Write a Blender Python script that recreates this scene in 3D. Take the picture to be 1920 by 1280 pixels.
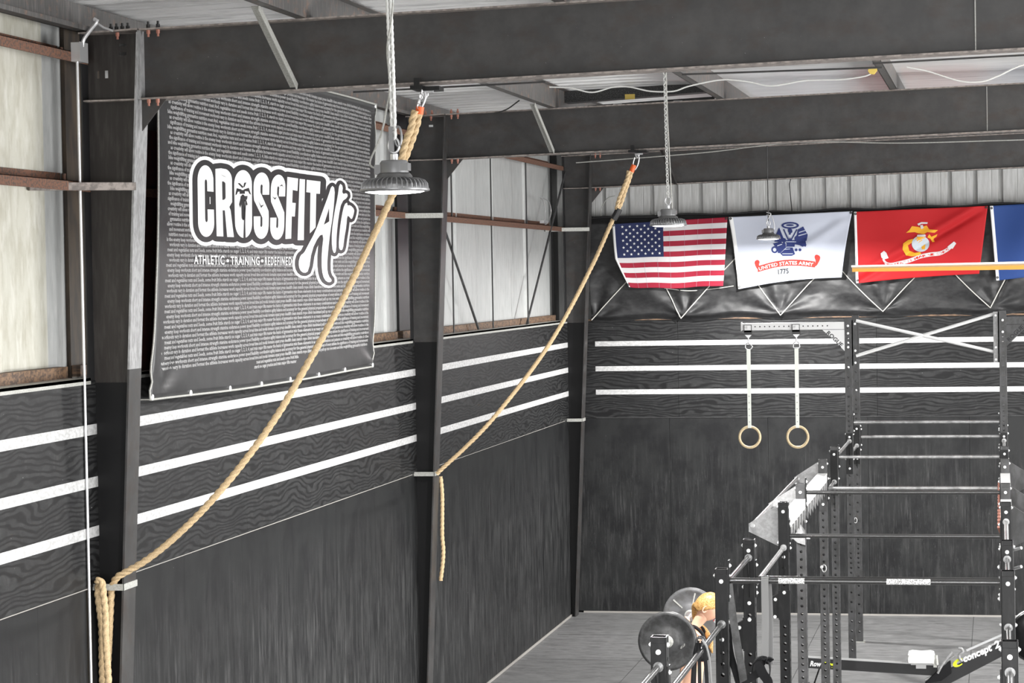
import bpy, bmesh, math, random
from mathutils import Vector, Matrix, noise
random.seed(7)
C = bpy.context.scene.collection
for _o in list(bpy.data.objects): bpy.data.objects.remove(_o)
PI = math.pi

# ------------------------------------------------------------------ camera
CAM = Vector((5.2593, -29.4984, 4.2246)); YAW, PITCH, ROLL, FPX = .2013, -.0271, -.0176, 4488.7
_cy, _sy, _cp, _sp = math.cos(YAW), math.sin(YAW), math.cos(PITCH), math.sin(PITCH)
_f = Vector((-_sy*_cp, _cy*_cp, _sp)); _r = Vector((_cy, _sy, 0)); _u = _r.cross(_f)
_cr, _sr = math.cos(ROLL), math.sin(ROLL)
RGT = _r*_cr + _u*_sr; UPV = _u*_cr - _r*_sr; FWD = _f
cam = bpy.data.cameras.new('camera'); camo = bpy.data.objects.new('camera', cam); C.objects.link(camo)
camo.matrix_world = Matrix.Translation(CAM) @ Matrix((RGT, UPV, -FWD)).transposed().to_4x4()
cam.sensor_width = 36; cam.lens = FPX/1920*36; cam.clip_end = 200
sc = bpy.context.scene; sc.camera = camo
def at(u, v, ax, val):
    """the point of the photograph's survey (u, v) that lies on the real plane ax = val"""
    d = RGT*((u-960)/FPX) + UPV*(-(v-640)/FPX) + FWD
    i = 'xyz'.index(ax); return CAM + d*((val-CAM[i])/d[i])

# ------------------------------------------------------------------ view, world, lights
sc.view_settings.view_transform = 'Standard'; sc.view_settings.look = 'None'
sc.view_settings.exposure = -0.14; sc.view_settings.gamma = 1; sc.view_settings.use_curve_mapping = False
w = bpy.data.worlds.new('world'); sc.world = w; w.use_nodes = True
w.node_tree.nodes['Background'].inputs[0].default_value = (.93, .96, 1, 1)
w.node_tree.nodes['Background'].inputs[1].default_value = 3.0
def light(name, typ, loc, target, power, col=(1,1,1), **k):
    d = bpy.data.lights.new(name, typ); d.energy = power; d.color = col
    for a, b in k.items(): setattr(d, a, b)
    o = bpy.data.objects.new(name, d); C.objects.link(o); o.location = loc
    o.rotation_euler = (Vector(target)-Vector(loc)).to_track_quat('-Z', 'Y').to_euler(); return o
# area lights added as daylight from unseen doors, tilted up to brighten roof
light('added_side_daylight', 'AREA', (15.5, -9, 2.2), (3, -9, 9.0), 1700, (1, .99, .97), shape='RECTANGLE', size=7, size_y=4.5)
light('added_side_daylight', 'AREA', (15.5, -21, 2.2), (3, -16, 9.0), 1700, (1, .99, .97), shape='RECTANGLE', size=7, size_y=4.5)
light('added_front_daylight', 'AREA', (6, -38.5, 1.8), (5, -24, 6.5), 1100, (1, .99, .97), shape='RECTANGLE', size=9, size_y=4.5)
LAMPS_FAR = [(7.4, -20.2, 4.7), (7.4, -11.7, 4.7), (7.4, -3.2, 4.7), (12, -15.5, 4.7), (12, -6.5, 4.7), (5.0, -26, 4.9)]
for p in LAMPS_FAR:
    light('high_bay_light', 'AREA', p, (p[0], p[1], 0), 400, (1, .99, .97), shape='DISK', size=.26)

# ------------------------------------------------------------------ materials
MATS = {}
def mat(name, col, rough=.6, metal=0, var=None, vscale=(4,4,4), vlo=.4, vhi=.6, emit=0, spec=.5, layers=(), bump=0, coat=0, detail=4):
    """principled material; var = second colour mixed in by stretched noise; layers = further noise layers (colour, scale, lo, hi, amount, zmax)"""
    if name in MATS: return MATS[name]
    m = bpy.data.materials.new(name); m.use_nodes = True; nt = m.node_tree; N = nt.nodes; L = nt.links
    b = N['Principled BSDF']; b.inputs['Roughness'].default_value = rough; b.inputs['Metallic'].default_value = metal
    b.inputs['Specular IOR Level'].default_value = spec
    b.inputs['Coat Weight'].default_value = coat
    b.inputs['Base Color'].default_value = (*col, 1)
    allc = ([(var, vscale, vlo, vhi, 1, None)] if var else []) + list(layers)
    if allc:
        tc = N.new('ShaderNodeTexCoord'); last = None
        for (c2, s2, lo, hi, amt, zr) in allc:
            mp = N.new('ShaderNodeMapping'); mp.inputs['Scale'].default_value = s2; L.new(tc.outputs['Object'], mp.inputs['Vector'])
            mp.inputs['Location'].default_value = (len(N)*3.1, len(N)*1.7, 0)
            nz = N.new('ShaderNodeTexNoise'); nz.inputs['Detail'].default_value = detail; nz.inputs['Roughness'].default_value = .62
            L.new(mp.outputs[0], nz.inputs['Vector'])
            mr = N.new('ShaderNodeMapRange'); mr.inputs[1].default_value = lo; mr.inputs[2].default_value = hi
            mr.inputs[4].default_value = amt; L.new(nz.outputs[0], mr.inputs[0]); fac = mr.outputs[0]
            if zr:
                sx = N.new('ShaderNodeSeparateXYZ'); L.new(tc.outputs['Object'], sx.inputs[0])
                mz = N.new('ShaderNodeMapRange'); mz.inputs[1].default_value = zr[0]; mz.inputs[2].default_value = zr[1]
                L.new(sx.outputs['Z'], mz.inputs[0])
                mu = N.new('ShaderNodeMath'); mu.operation = 'MULTIPLY'; L.new(fac, mu.inputs[0]); L.new(mz.outputs[0], mu.inputs[1]); fac = mu.outputs[0]
                if len(zr) > 2:
                    mp2 = N.new('ShaderNodeMapping'); mp2.inputs['Scale'].default_value = (1.1, 1.1, .55); mp2.inputs['Location'].default_value = (zr[2], 3, 1); L.new(tc.outputs['Object'], mp2.inputs[0])
                    n2 = N.new('ShaderNodeTexNoise'); n2.inputs['Detail'].default_value = 3; L.new(mp2.outputs[0], n2.inputs['Vector'])
                    m3 = N.new('ShaderNodeMapRange'); m3.inputs[1].default_value = .42; m3.inputs[2].default_value = .60; L.new(n2.outputs[0], m3.inputs[0])
                    m4 = N.new('ShaderNodeMath'); m4.operation = 'MULTIPLY'; L.new(fac, m4.inputs[0]); L.new(m3.outputs[0], m4.inputs[1]); fac = m4.outputs[0]
            mx = N.new('ShaderNodeMix'); mx.data_type = 'RGBA'
            if last is None: mx.inputs[6].default_value = (*col, 1)
            else: L.new(last, mx.inputs[6])
            mx.inputs[7].default_value = (*c2, 1); L.new(fac, mx.inputs[0]); last = mx.outputs[2]
        L.new(last, b.inputs['Base Color'])
        if bump:
            bp_ = N.new('ShaderNodeBump'); bp_.inputs['Strength'].default_value = bump; bp_.inputs['Distance'].default_value = .01
            L.new(nz.outputs[0], bp_.inputs['Height']); L.new(bp_.outputs[0], b.inputs['Normal'])
    if emit:
        b.inputs['Emission Color'].default_value = (*col, 1); b.inputs['Emission Strength'].default_value = emit
    MATS[name] = m; return m
mat('ply_lower', (.0125,.013,.0135), .5, spec=.25, layers=[
    ((.006,.006,.007), (.6,.6,.5), .45, .6, .7, None),
    ((.060,.060,.060), (3.5,3.5,.35), .46, .70, .75, (2.4, 1.2)),
    ((.095,.095,.095), (10,10,.5), .50, .74, .9, (2.3, 1.5, 1.7)),
    ((.14,.14,.14), (26,26,1.1), .55, .76, .8, (2.35, 1.6, 5.1)),
    ((.20,.20,.20), (50,50,3), .62, .76, .8, (2.3, 1.3, 9.3)),
    ((.45,.45,.45), (9,9,7), .70, .76, .7, None)], detail=7)
mat('ply_lower_far', (.0165,.017,.0175), .5, spec=.25, layers=[
    ((.006,.006,.007), (.6,.6,.5), .45, .6, .7, None),
    ((.060,.060,.060), (3.5,3.5,.35), .50, .74, .55, (2.4, 1.2)),
    ((.095,.095,.095), (10,10,.5), .54, .76, .6, (2.3, 1.5, 1.7)),
    ((.14,.14,.14), (26,26,1.1), .58, .78, .7, (2.35, 1.6, 5.1)),
    ((.20,.20,.20), (50,50,3), .62, .76, .8, (2.3, 1.3, 9.3)),
    ((.45,.45,.45), (9,9,7), .70, .76, .7, None)], detail=7)
mat('ply_upper', (.0245,.025,.0255), .5, spec=.25, layers=[
    ((.010,.010,.011), (1.2,1.2,3), .45, .6, .6, None),
    ((.045,.045,.045), (2,2,2), .54, .68, .5, None),
    ((.35,.35,.35), (7,7,10), .68, .76, .7, None)], detail=7)
def grain(m):
    nt = m.node_tree; N = nt.nodes; L = nt.links; b = N['Principled BSDF']; src = b.inputs['Base Color'].links[0].from_socket
    tc = N.new('ShaderNodeTexCoord'); mp = N.new('ShaderNodeMapping'); mp.inputs['Scale'].default_value = (1, 1, 3.2); L.new(tc.outputs['Object'], mp.inputs[0])
    wv = N.new('ShaderNodeTexWave'); wv.bands_direction = 'Z'; wv.inputs['Scale'].default_value = 2.6; wv.inputs['Distortion'].default_value = 24; wv.inputs['Detail'].default_value = 2.5
    wv.inputs['Detail Scale'].default_value = .55; L.new(mp.outputs[0], wv.inputs['Vector'])
    mr = N.new('ShaderNodeMapRange'); mr.inputs[1].default_value = .15; mr.inputs[2].default_value = .6; L.new(wv.outputs['Fac'], mr.inputs[0])
    mx = N.new('ShaderNodeMix'); mx.data_type = 'RGBA'; mx.inputs[6].default_value = (.006,.006,.0065,1); L.new(src, mx.inputs[7]); L.new(mr.outputs[0], mx.inputs[0])
    m2 = N.new('ShaderNodeMix'); m2.data_type = 'RGBA'; m2.inputs[0].default_value = .95; L.new(src, m2.inputs[6]); L.new(mx.outputs[2], m2.inputs[7])
    L.new(m2.outputs[2], b.inputs['Base Color'])
grain(MATS['ply_upper'])
mat('steel_dark', (.040,.039,.039), .42, spec=.35, layers=[
    ((.062,.060,.059), (1.1,1.1,1.1), .4, .65, .8, None),
    ((.040,.026,.019), (.8,2,1.5), .5, .7, .5, None),
    ((.42,.42,.42), (13,13,13), .72, .77, .7, None)])
mat('web_brown', (.018,.014,.012), .5, var=(.045,.040,.036), vscale=(6,6,.8), vlo=.45, vhi=.75)
mat('pitch_black', (.004,.004,.0045), .45, spec=.3)
mat('steel_black', (.010,.010,.011), .4, layers=[((.025,.025,.025), (3,3,1), .5, .75, .6, None)])
mat('steel_edge', (.32,.28,.255), .55, var=(.16,.14,.13), vscale=(5,5,5))
mat('flange_grey', (.34,.34,.345), .5, var=(.22,.22,.22), vscale=(9,9,3))
mat('purlin', (.085,.083,.081), .5, layers=[((.22,.20,.195), (6,14,1.2), .50, .72, .7, None), ((.26,.15,.10), (3,3,3), .55, .7, .6, None)])
mat('rust', (.165,.075,.045), .75, var=(.06,.045,.038), vscale=(6,9,14), vlo=.45, vhi=.62)
mat('red_oxide', (.085,.022,.016), .7, var=(.05,.02,.016))
mat('bolt_rust', (.38,.16,.115), .6)
mat('bolt_dark', (.02,.02,.02), .5)
mat('cladding', (.44,.45,.445), .5, layers=[((.34,.35,.345), (3,3,.8), .45, .7, .7, None), ((.54,.54,.53), (5,5,1), .5, .7, .6, None)])
mat('cladding_warm', (.52,.51,.445), .5, layers=[((.36,.34,.27), (2.5,2.5,.9), .45, .7, .7, None), ((.66,.65,.60), (3,3,.8), .5, .7, .7, None)])
mat('cladding_back', (.58,.58,.575), .5, var=(.46,.46,.45), vscale=(6,6,.6))
mat('roof_white', (.88,.88,.88), .32, .12, layers=[((.55,.55,.55), (.3,3,1), .50, .66, .8, None)])
mat('roof_groove', (.06,.06,.06), .6)
mat('tape', (.52,.52,.52), .6, var=(.38,.38,.38), vscale=(5,5,9))
mat('seam_light', (.30,.285,.265), .7)
mat('brown_wood', (.20,.12,.07), .7, var=(.06,.04,.03), vscale=(2,6,9))
mat('floor_rubber', (.15,.15,.15), .5, layers=[((.075,.075,.075), (.7,2.2,1), .42, .66, .8, None), ((.24,.24,.24), (1.6,3.5,1), .5, .78, .7, None), ((.7,.7,.7), (9,16,1), .73, .76, .8, None)])
mat('banner', (.028,.028,.029), .36, spec=.4, var=(.037,.037,.038), vscale=(1,1,1))
mat('banner_text', (.34,.34,.34), .5, spec=.3)
mat('white_print', (.86,.86,.86), .5)
mat('galv', (.62,.62,.63), .32, .6)
mat('galv_dull', (.45,.45,.43), .5, .2, var=(.34,.34,.31), vscale=(20,20,20))
mat('white_paint', (.78,.78,.78), .4)
mat('rope', (.60,.45,.27), .85, var=(.46,.33,.18), vscale=(30,30,30))
mat('rope_fuzz', (.50,.35,.20), .9)
mat('tape_orange', (.75,.12,.02), .5)
mat('black_plastic', (.015,.015,.016), .35)
mat('black_matte', (.02,.02,.021), .6)
mat('rack_black', (.006,.006,.0065), .3, spec=.3, var=(.014,.014,.014), vscale=(7,7,2), vlo=.5, vhi=.75)
mat('rack_grey', (.065,.065,.067), .38, spec=.3, var=(.045,.045,.045), vscale=(4,4,2))
mat('rack_light', (.66,.66,.66), .4)
mat('plate_grey', (.33,.33,.335), .4, var=(.25,.25,.25), vscale=(6,6,6))
mat('bar_black', (.10,.10,.10), .2, .85, spec=.6)
mat('bar_mid', (.26,.26,.26), .2, .85, spec=.6)
mat('chalk', (.16,.16,.16), .6, var=(.85,.85,.85), vscale=(28,28,28), vlo=.42, vhi=.56)
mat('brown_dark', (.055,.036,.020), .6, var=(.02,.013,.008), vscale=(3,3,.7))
mat('chrome', (.75,.75,.76), .2, .85)
mat('bar_steel', (.26,.26,.26), .26, .7, var=(.55,.55,.55), vscale=(2.5,2.5,2.5), vlo=.35, vhi=.75, detail=2)
mat('bolt_zinc', (.85,.85,.85), .3, .2)
mat('lamp_metal', (.23,.23,.235), .35, .5)
mat('lamp_body', (.13,.13,.13), .35, .4)
mat('lamp_lens', (1,1,1), .3, emit=14)
mat('cord_white', (.7,.7,.68), .5)
mat('tarp', (.014,.014,.015), .52, var=(.024,.024,.025), vscale=(3,3,6))
mat('string', (.55,.54,.50), .7)
mat('flag_white', (.52,.55,.64), .8)
mat('flag_cream', (.62,.60,.61), .8)
mat('flag_red', (.30,.008,.030), .8)
mat('flag_navy', (.014,.022,.085), .8)
mat('flag_scarlet', (.45,.004,.008), .75)
mat('flag_blue', (.015,.05,.20), .8)
mat('emblem_blue', (.018,.03,.14), .8)
mat('emblem_gold', (.80,.38,.02), .7)
mat('emblem_grey', (.50,.55,.60), .7)
mat('ribbon_red', (.55,.03,.02), .8)
mat('print_black', (.012,.012,.015), .7)
mat('wood_ring', (.70,.57,.36), .45, var=(.55,.42,.25), vscale=(20,20,20))
mat('strap_white', (.76,.79,.73), .7)
mat('skin', (.72,.42,.29), .5)
mat('hair', (.33,.165,.04), .42, spec=.3, layers=[((.72,.48,.21), (14,14,90), .46, .56, .9, None), ((.12,.05,.012), (11,11,70), .52, .62, .85, None)])
mat('cloth_black', (.007,.007,.008), .7, spec=.2)
mat('rubber', (.055,.055,.056), .4, var=(.025,.025,.025))
mat('rubber_grey', (.11,.11,.115), .5, var=(.08,.08,.08))
mat('seat_white', (.78,.78,.77), .4)
mat('acid_yellow', (.70,.80,.02), .5)
mat('band_grey', (.16,.16,.16), .6)
mat('fan_yellow', (.85,.42,.06), .45)
mat('fan_silver', (.72,.70,.62), .3, .4)
mat('sticker_yellow', (.75,.55,.12), .5)
mat('heater_black', (.012,.012,.012), .5, var=(.09,.09,.09), vscale=(22,22,22), vlo=.5, vhi=.62)
mat('aluminium', (.55,.55,.55), .35, .6)

# ------------------------------------------------------------------ mesh helpers
def rootloc(p):
    v = Vector((0,0,0))
    while p: v += p.location; p = p.parent
    return v
class MB:
    def __init__(s): s.v = []; s.f = []; s.m = []; s.sm = []; s.mi = 0; s.smooth = False
    def add(s, vs, fs):
        n = len(s.v); s.v += [tuple(x) for x in vs]
        for f in fs: s.f.append(tuple(n+i for i in f)); s.m.append(s.mi); s.sm.append(s.smooth)
        return s
    def box(s, a, b):
        x0,y0,z0 = (min(a[i],b[i]) for i in range(3)); x1,y1,z1 = (max(a[i],b[i]) for i in range(3))
        return s.add([(x0,y0,z0),(x1,y0,z0),(x1,y1,z0),(x0,y1,z0),(x0,y0,z1),(x1,y0,z1),(x1,y1,z1),(x0,y1,z1)],
              [(0,3,2,1),(4,5,6,7),(0,1,5,4),(1,2,6,5),(2,3,7,6),(3,0,4,7)])
    def hexa(s, p):   # 8 points, bottom ring then top ring
        return s.add(p, [(0,3,2,1),(4,5,6,7),(0,1,5,4),(1,2,6,5),(2,3,7,6),(3,0,4,7)])
    def beam(s, a, b, w, h, up=(0,0,1)):
        a, b = Vector(a), Vector(b); d = (b-a).normalized(); x = d.cross(Vector(up)).normalized(); z = x.cross(d)
        c = [(-w/2,-h/2),(w/2,-h/2),(w/2,h/2),(-w/2,h/2)]
        return s.hexa([a+x*p+z*q for p,q in c] + [b+x*p+z*q for p,q in c])
    def cyl(s, a, b, r, n=12, r2=None, cap=True):
        a, b = Vector(a), Vector(b); d = (b-a).normalized(); r2 = r if r2 is None else r2
        x = d.orthogonal().normalized(); y = d.cross(x); sm = s.smooth
        ring = [(x*math.cos(2*PI*i/n) + y*math.sin(2*PI*i/n)) for i in range(n)]
        s.smooth = n > 6
        s.add([a+q*r for q in ring] + [b+q*r2 for q in ring], [(i,(i+1)%n,n+(i+1)%n,n+i) for i in range(n)])
        s.smooth = False
        if cap:
            s.add([a+q*r for q in ring], [tuple(reversed(range(n)))]); s.add([b+q*r2 for q in ring], [tuple(range(n))])
        s.smooth = sm; return s
    def tube(s, pts, r, n=8, lobes=0, pitch=.1, depth=.22, closed=False, step=None):
        pts = [Vector(p) for p in pts]
        if step:
            out = []; 
            for i in range(len(pts)-1):
                k = max(1, int((pts[i+1]-pts[i]).length/step))
                out += [pts[i].lerp(pts[i+1], j/k) for j in range(k)]
            pts = out + [pts[-1]]
        T = []
        for i in range(len(pts)):
            a = pts[(i-1) % len(pts)] if (i or closed) else pts[0]; b = pts[(i+1) % len(pts)] if (i < len(pts)-1 or closed) else pts[-1]
            T.append((b-a).normalized())
        x = T[0].orthogonal().normalized(); L = 0; vs = []
        for i, p in enumerate(pts):
            if i: L += (p-pts[i-1]).length
            x = (x - T[i]*x.dot(T[i])).normalized(); y = T[i].cross(x)
            rr = r[int(i/max(1,len(pts)-1)*(len(r)-1))]*(1-(i/max(1,len(pts)-1)*(len(r)-1))%1) + r[min(len(r)-1,int(i/max(1,len(pts)-1)*(len(r)-1))+1)]*((i/max(1,len(pts)-1)*(len(r)-1))%1) if isinstance(r, (list, tuple)) else r
            for j in range(n):
                t = 2*PI*j/n; q = rr
                if lobes: q = rr*(1-depth + depth*abs(math.cos(lobes/2*(t - 2*PI*L/pitch)))**.7)
                vs.append(p + x*(q*math.cos(t)) + y*(q*math.sin(t)))
        sm = s.smooth; s.smooth = True; fs = []; m = len(pts)
        for i in range(m if closed else m-1):
            for j in range(n):
                a = i*n+j; b = i*n+(j+1)%n; k = ((i+1) % m)*n
                fs.append((a, b, k+(j+1)%n, k+j))
        s.add(vs, fs); s.smooth = False
        if not closed:
            s.add(vs[:n], [tuple(reversed(range(n)))]); s.add(vs[-n:], [tuple(range(n))])
        s.smooth = sm; return s
    def prism(s, pts, off):
        """polygon pts extruded by vector off"""
        n = len(pts); pts = [Vector(p) for p in pts]; off = Vector(off)
        return s.add(pts + [p+off for p in pts], [tuple(range(n)), tuple(reversed(range(n, 2*n)))] + [(i, n+i, n+(i+1)%n, (i+1)%n) for i in range(n)])
    def lathe(s, c, prof, n=32, axis='z', sm=True):
        c = Vector(c); vs = []; 
        for r, h in prof:
            for j in range(n):
                t = 2*PI*j/n; a, b = r*math.cos(t), r*math.sin(t)
                vs.append(c + Vector((a,b,h) if axis == 'z' else (a,h,b) if axis == 'y' else (h,a,b)))
        o = s.smooth; s.smooth = sm
        s.add(vs, [(i*n+j, i*n+(j+1)%n, (i+1)*n+(j+1)%n, (i+1)*n+j) for i in range(len(prof)-1) for j in range(n)])
        s.smooth = o; return s
    def build(s, name, mats, parent=None, fixn=True):
        off = rootloc(parent); me = bpy.data.meshes.new(name)
        me.from_pydata([(x-off.x, y-off.y, z-off.z) for x,y,z in s.v], [], s.f)
        for k in (mats if isinstance(mats, (list, tuple)) else [mats]): me.materials.append(MATS[k])
        me.polygons.foreach_set('material_index', s.m); me.polygons.foreach_set('use_smooth', s.sm)
        if fixn:
            b = bmesh.new(); b.from_mesh(me); bmesh.ops.recalc_face_normals(b, faces=b.faces); b.to_mesh(me); b.free()
        me.update()
        o = bpy.data.objects.new(name, me); C.objects.link(o); o.parent = parent; return o
def tag(o, label=None, cat=None, group=None, kind=None):
    for k, v in (('label', label), ('category', cat), ('group', group), ('kind', kind)):
        if v: o[k] = v
    return o
def empty(name, loc, label=None, cat=None, group=None, kind=None):
    o = bpy.data.objects.new(name, None); C.objects.link(o); o.location = loc; o.empty_display_size = .1
    return tag(o, label, cat, group, kind)
def copy_tree(o, parent=None):
    c = o.copy(); C.objects.link(c); c.parent = parent
    for ch in [x for x in o.children]: copy_tree(ch, c)
    return c
def shape2d(splines, off=0.0):
    """filled 2-D outline (holes allowed) -> (verts2d, faces)"""
    cu = bpy.data.curves.new('t', 'CURVE'); cu.dimensions = '2D'; cu.fill_mode = 'BOTH'; cu.offset = off
    for sp in splines:
        q = cu.splines.new('POLY'); q.points.add(len(sp)-1); q.use_cyclic_u = True
        for i, p in enumerate(sp): q.points[i].co = (p[0], p[1], 0, 1)
    return _tomesh(cu)
def _tomesh(cu):
    o = bpy.data.objects.new('t', cu); C.objects.link(o)
    dg = bpy.context.evaluated_depsgraph_get(); me = bpy.data.meshes.new_from_object(o.evaluated_get(dg))
    vs = [tuple(v.co) for v in me.vertices]; fs = [tuple(p.vertices) for p in me.polygons if p.normal.z or True]
    bpy.data.objects.remove(o); bpy.data.meshes.remove(me); bpy.data.curves.remove(cu); return vs, fs
def text2d(body, size=1, width=None, bold=0.0, res=2, shear=0, spacing=1):
    cu = bpy.data.curves.new('t', 'FONT'); cu.body = body; cu.size = size; cu.offset = bold; cu.resolution_u = res; cu.shear = shear; cu.space_character = spacing
    cu.fill_mode = 'FRONT'
    vs, fs = _tomesh(cu)
    if width and vs:
        x0 = min(v[0] for v in vs); x1 = max(v[0] for v in vs); k = width/(x1-x0); vs = [((v[0]-x0)*k, v[1], 0) for v in vs]
    return vs, fs
def smoothpoly(pts, it=2):
    """Chaikin rounding of a closed outline"""
    for _ in range(it):
        q = []
        for i in range(len(pts)):
            a, b = pts[i], pts[(i+1) % len(pts)]
            q += [(a[0]*.75+b[0]*.25, a[1]*.75+b[1]*.25), (a[0]*.25+b[0]*.75, a[1]*.25+b[1]*.75)]
        pts = q
    return pts
def subdivide(vs, fs, maxlen):
    b = bmesh.new(); V = [b.verts.new(v) for v in vs]
    for f in fs:
        try: b.faces.new([V[i] for i in f])
        except ValueError: pass
    bmesh.ops.triangulate(b, faces=b.faces)
    for _ in range(7):
        e = [x for x in b.edges if x.calc_length() > maxlen]
        if not e: break
        bmesh.ops.subdivide_edges(b, edges=e, cuts=1); bmesh.ops.triangulate(b, faces=b.faces)
    b.verts.index_update(); r = [tuple(v.co) for v in b.verts], [tuple(v.index for v in f.verts) for f in b.faces]; b.free(); return r

# ------------------------------------------------------------------ structure
FY = [-16.1, -8.2, -.3]                       # the three steel frames (y of their webs)
XR = 16.0; YF = -39.0
def roofz(x): return 5.905 + .022*(x-.33)     # underside of roof sheet
def topz(x): return 5.700 + .022*(x-.33)
def botz(x): return 5.305 + .022*(x-.33)
def st(name, mb, m, parent=None, kind=True):
    o = mb.build(name, m, parent)
    if parent is None: o['kind'] = 'structure'
    return o
st('floor', MB().box((-.3, YF, -.1), (XR, .3, 0)), 'floor_rubber')
# black rubber tile joints
m = MB()
for x in (1.35, 3.1, 4.9): m.box((x, -12, .0), (x+.006, 0, .0015))
for y in (-1.83, -3.66): m.box((0.1, y, .0), (7, y+.006, .0015))
st('trim_1', m, 'rack_grey')
# roof sheet with ribs running down-slope (along x)
m = MB(); y = -39.0
while y < .3:
    for (a, b, dz, k) in ((0, .19, 0, 0), (.19, .215, .03, 1), (.215, .255, .03, 1), (.255, .28, 0, 0), (.28, .305, 0, 0)):
        pass
    prof = [(0,0),(.050,0),(.058,-.008),(.070,-.008),(.078,0),(.120,0),(.128,-.008),(.140,-.008),(.148,0),(.190,0),(.198,.048),(.245,.048),(.253,0),(.305,0)]
    for i in range(len(prof)-1):
        (a, p), (b, q) = prof[i], prof[i+1]
        m.add([(-.3, y+a, roofz(-.3)+p), (XR, y+a, roofz(XR)+p), (XR, y+b, roofz(XR)+q), (-.3, y+b, roofz(-.3)+q)], [(0,1,2,3)])
    y += .305
m.mi = 0; m.box((-.3, YF, roofz(-.3)+.05), (XR, .3, roofz(XR)+.12))
st('ceiling', m, 'roof_white')
# left wall : plywood wainscot, tape lines, upper cladding, girts, sills
wl = empty('wall_left', (0,0,0), kind='structure')
def ply_rows(side):
    lo, up = MB(), MB(); L = (YF, 0) if side == 'l' else (0, 8.6); g = .0015
    p = L[0] + (-16.1-L[0]) % 2.44 if side == 'l' else 0
    for z0, z1, mm, stp, off in ((.02, 2.44, lo, 1.22, 0), (2.44, 3.655, up, 2.44, 1.1)):
        q = L[0]-off
        while q < L[1]:
            a, b = max(q, L[0]), min(q+stp, L[1]); 
            if b-a > .01:
                if side == 'l': mm.box((-.03, a+.0005, z0+g), (0 if mm is lo else .004, b-.0005, z1-g))
                else: mm.box((a+g, 0 if mm is lo else -.004, z0+g), (b-g, .03, z1-g))
            q += stp
    return lo, up
lo, up = ply_rows('l'); lo.build('lower_plywood', 'ply_lower', wl); up.build('upper_plywood', 'ply_upper', wl)
ZT = (3.366, 3.055, 2.763)
for z in ZT: MB().box((.004, YF, z-.031), (.0065, -.05, z+.031)).build('tape_line', 'tape', wl)
MB().box((.004, -16, 2.438), (.008, -8.4, 2.443)).box((.004, -8.1, 2.438), (.008, -.6, 2.442)).box((.004, -20, 2.438), (.008, -16.3, 2.443)).build('seam', 'seam_light', wl)
MB().box((0, YF, 0), (.012, -.05, .022)).build('floor_strip', 'seam_light', wl)
def ribbed(y0, y1, z0, z1, x, mname, name, parent, rib=.9, ph=0):
    """pan cladding with standing ribs every RIB metres"""
    m = MB(); ys = [y0]; y = y0 + ph
    m.box((x-.01, y0, z0), (x, y1, z1))
    while y < y1-.08:
        m.hexa([(x,y,z0),(x+.022,y+.02,z0),(x+.022,y+.05,z0),(x,y+.07,z0),(x,y,z1),(x+.022,y+.02,z1),(x+.022,y+.05,z1),(x,y+.07,z1)]); y += rib
    return m.build(name, mname, parent)
ribbed(-22, -16.3, 3.6, 5.95, -.21, 'cladding_warm', 'upper_cladding', wl, .92, .35)
ribbed(-16.3, -8.3, 3.6, 5.95, -.21, 'cladding', 'upper_cladding', wl, .92, .45)
ribbed(-8.3, .3, 3.6, 5.95, -.21, 'cladding', 'upper_cladding', wl, 1.82, .9)
MB().box((-.21, YF, 3.6), (-.2, -22, 5.95)).build('upper_cladding', 'cladding_warm', wl)
# added dark strips standing in for the shaded cladding beside the columns
MB().box((-.21, at(127,400,'x',-.185).y, 3.66), (-.185, at(127,400,'x',-.185).y+.6, 5.9)).build('brown_shade_strip', 'brown_dark', wl)
MB().box((-.21, at(745,400,'x',-.185).y, 3.66), (-.185, at(745,400,'x',-.185).y+.9, 5.9)).build('dark_strip', 'steel_black', wl)
MB().box((-.21, at(1036,400,'x',-.185).y, 3.66), (-.185, .19, 5.9)).build('dark_strip', 'steel_black', wl)
for a, b in ((-22, -16.2), (-16.0, -8.3), (-8.1, -.35)):
    # sill channel and its light flashing
    MB().box((-.2, a, 3.655), (.012, b, 3.672)).box((.004, a, 3.635), (.012, b, 3.672)).build('sill', 'galv_dull', wl)
    MB().box((-.2, a, 3.672), (-.13, b, 3.74)).build('sill_timber', 'brown_wood', wl)
# gap / column pier boards behind the columns
for y in FY: MB().box((-.20, y-.12, 0), (-.03, y+.12, 3.6)).build('pier', 'steel_black', wl)
# girts (inner lip seen as rusty strip, web behind)
def girt(y0, y1, z, mname='rust'):
    g = MB(); g.box((-.012, y0, z-.058), (0, y1, z)); g.box((-.20, y0, z-.004), (0, y1, z)); g.box((-.20, y0, z), (-.19, y1, z+.06))
    return g
gl = ['long rusty wall girt across the pale bay beside the near column, lower one', 'rusty wall girt behind the printed banner', 'long rusty wall girt across the pale bay beyond the second column, lower one']
g2 = ['short rusty wall girt below the eave beside the near column', 'rusty upper girt hidden behind the banner top and second column', 'rusty upper girt under the second rafter in the pale bay']
for (a, b), la, lb in zip(((-22, -16.1), (-16.05, -8.3), (-8.1, -.35)), gl, g2):
    tag(girt(a, b, 4.825).build('wall_girt', 'rust'), la, 'girt', 'wall girts')
    tag(girt(a, b, 5.575).build('wall_girt', 'rust'), lb, 'girt', 'wall girts')
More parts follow.
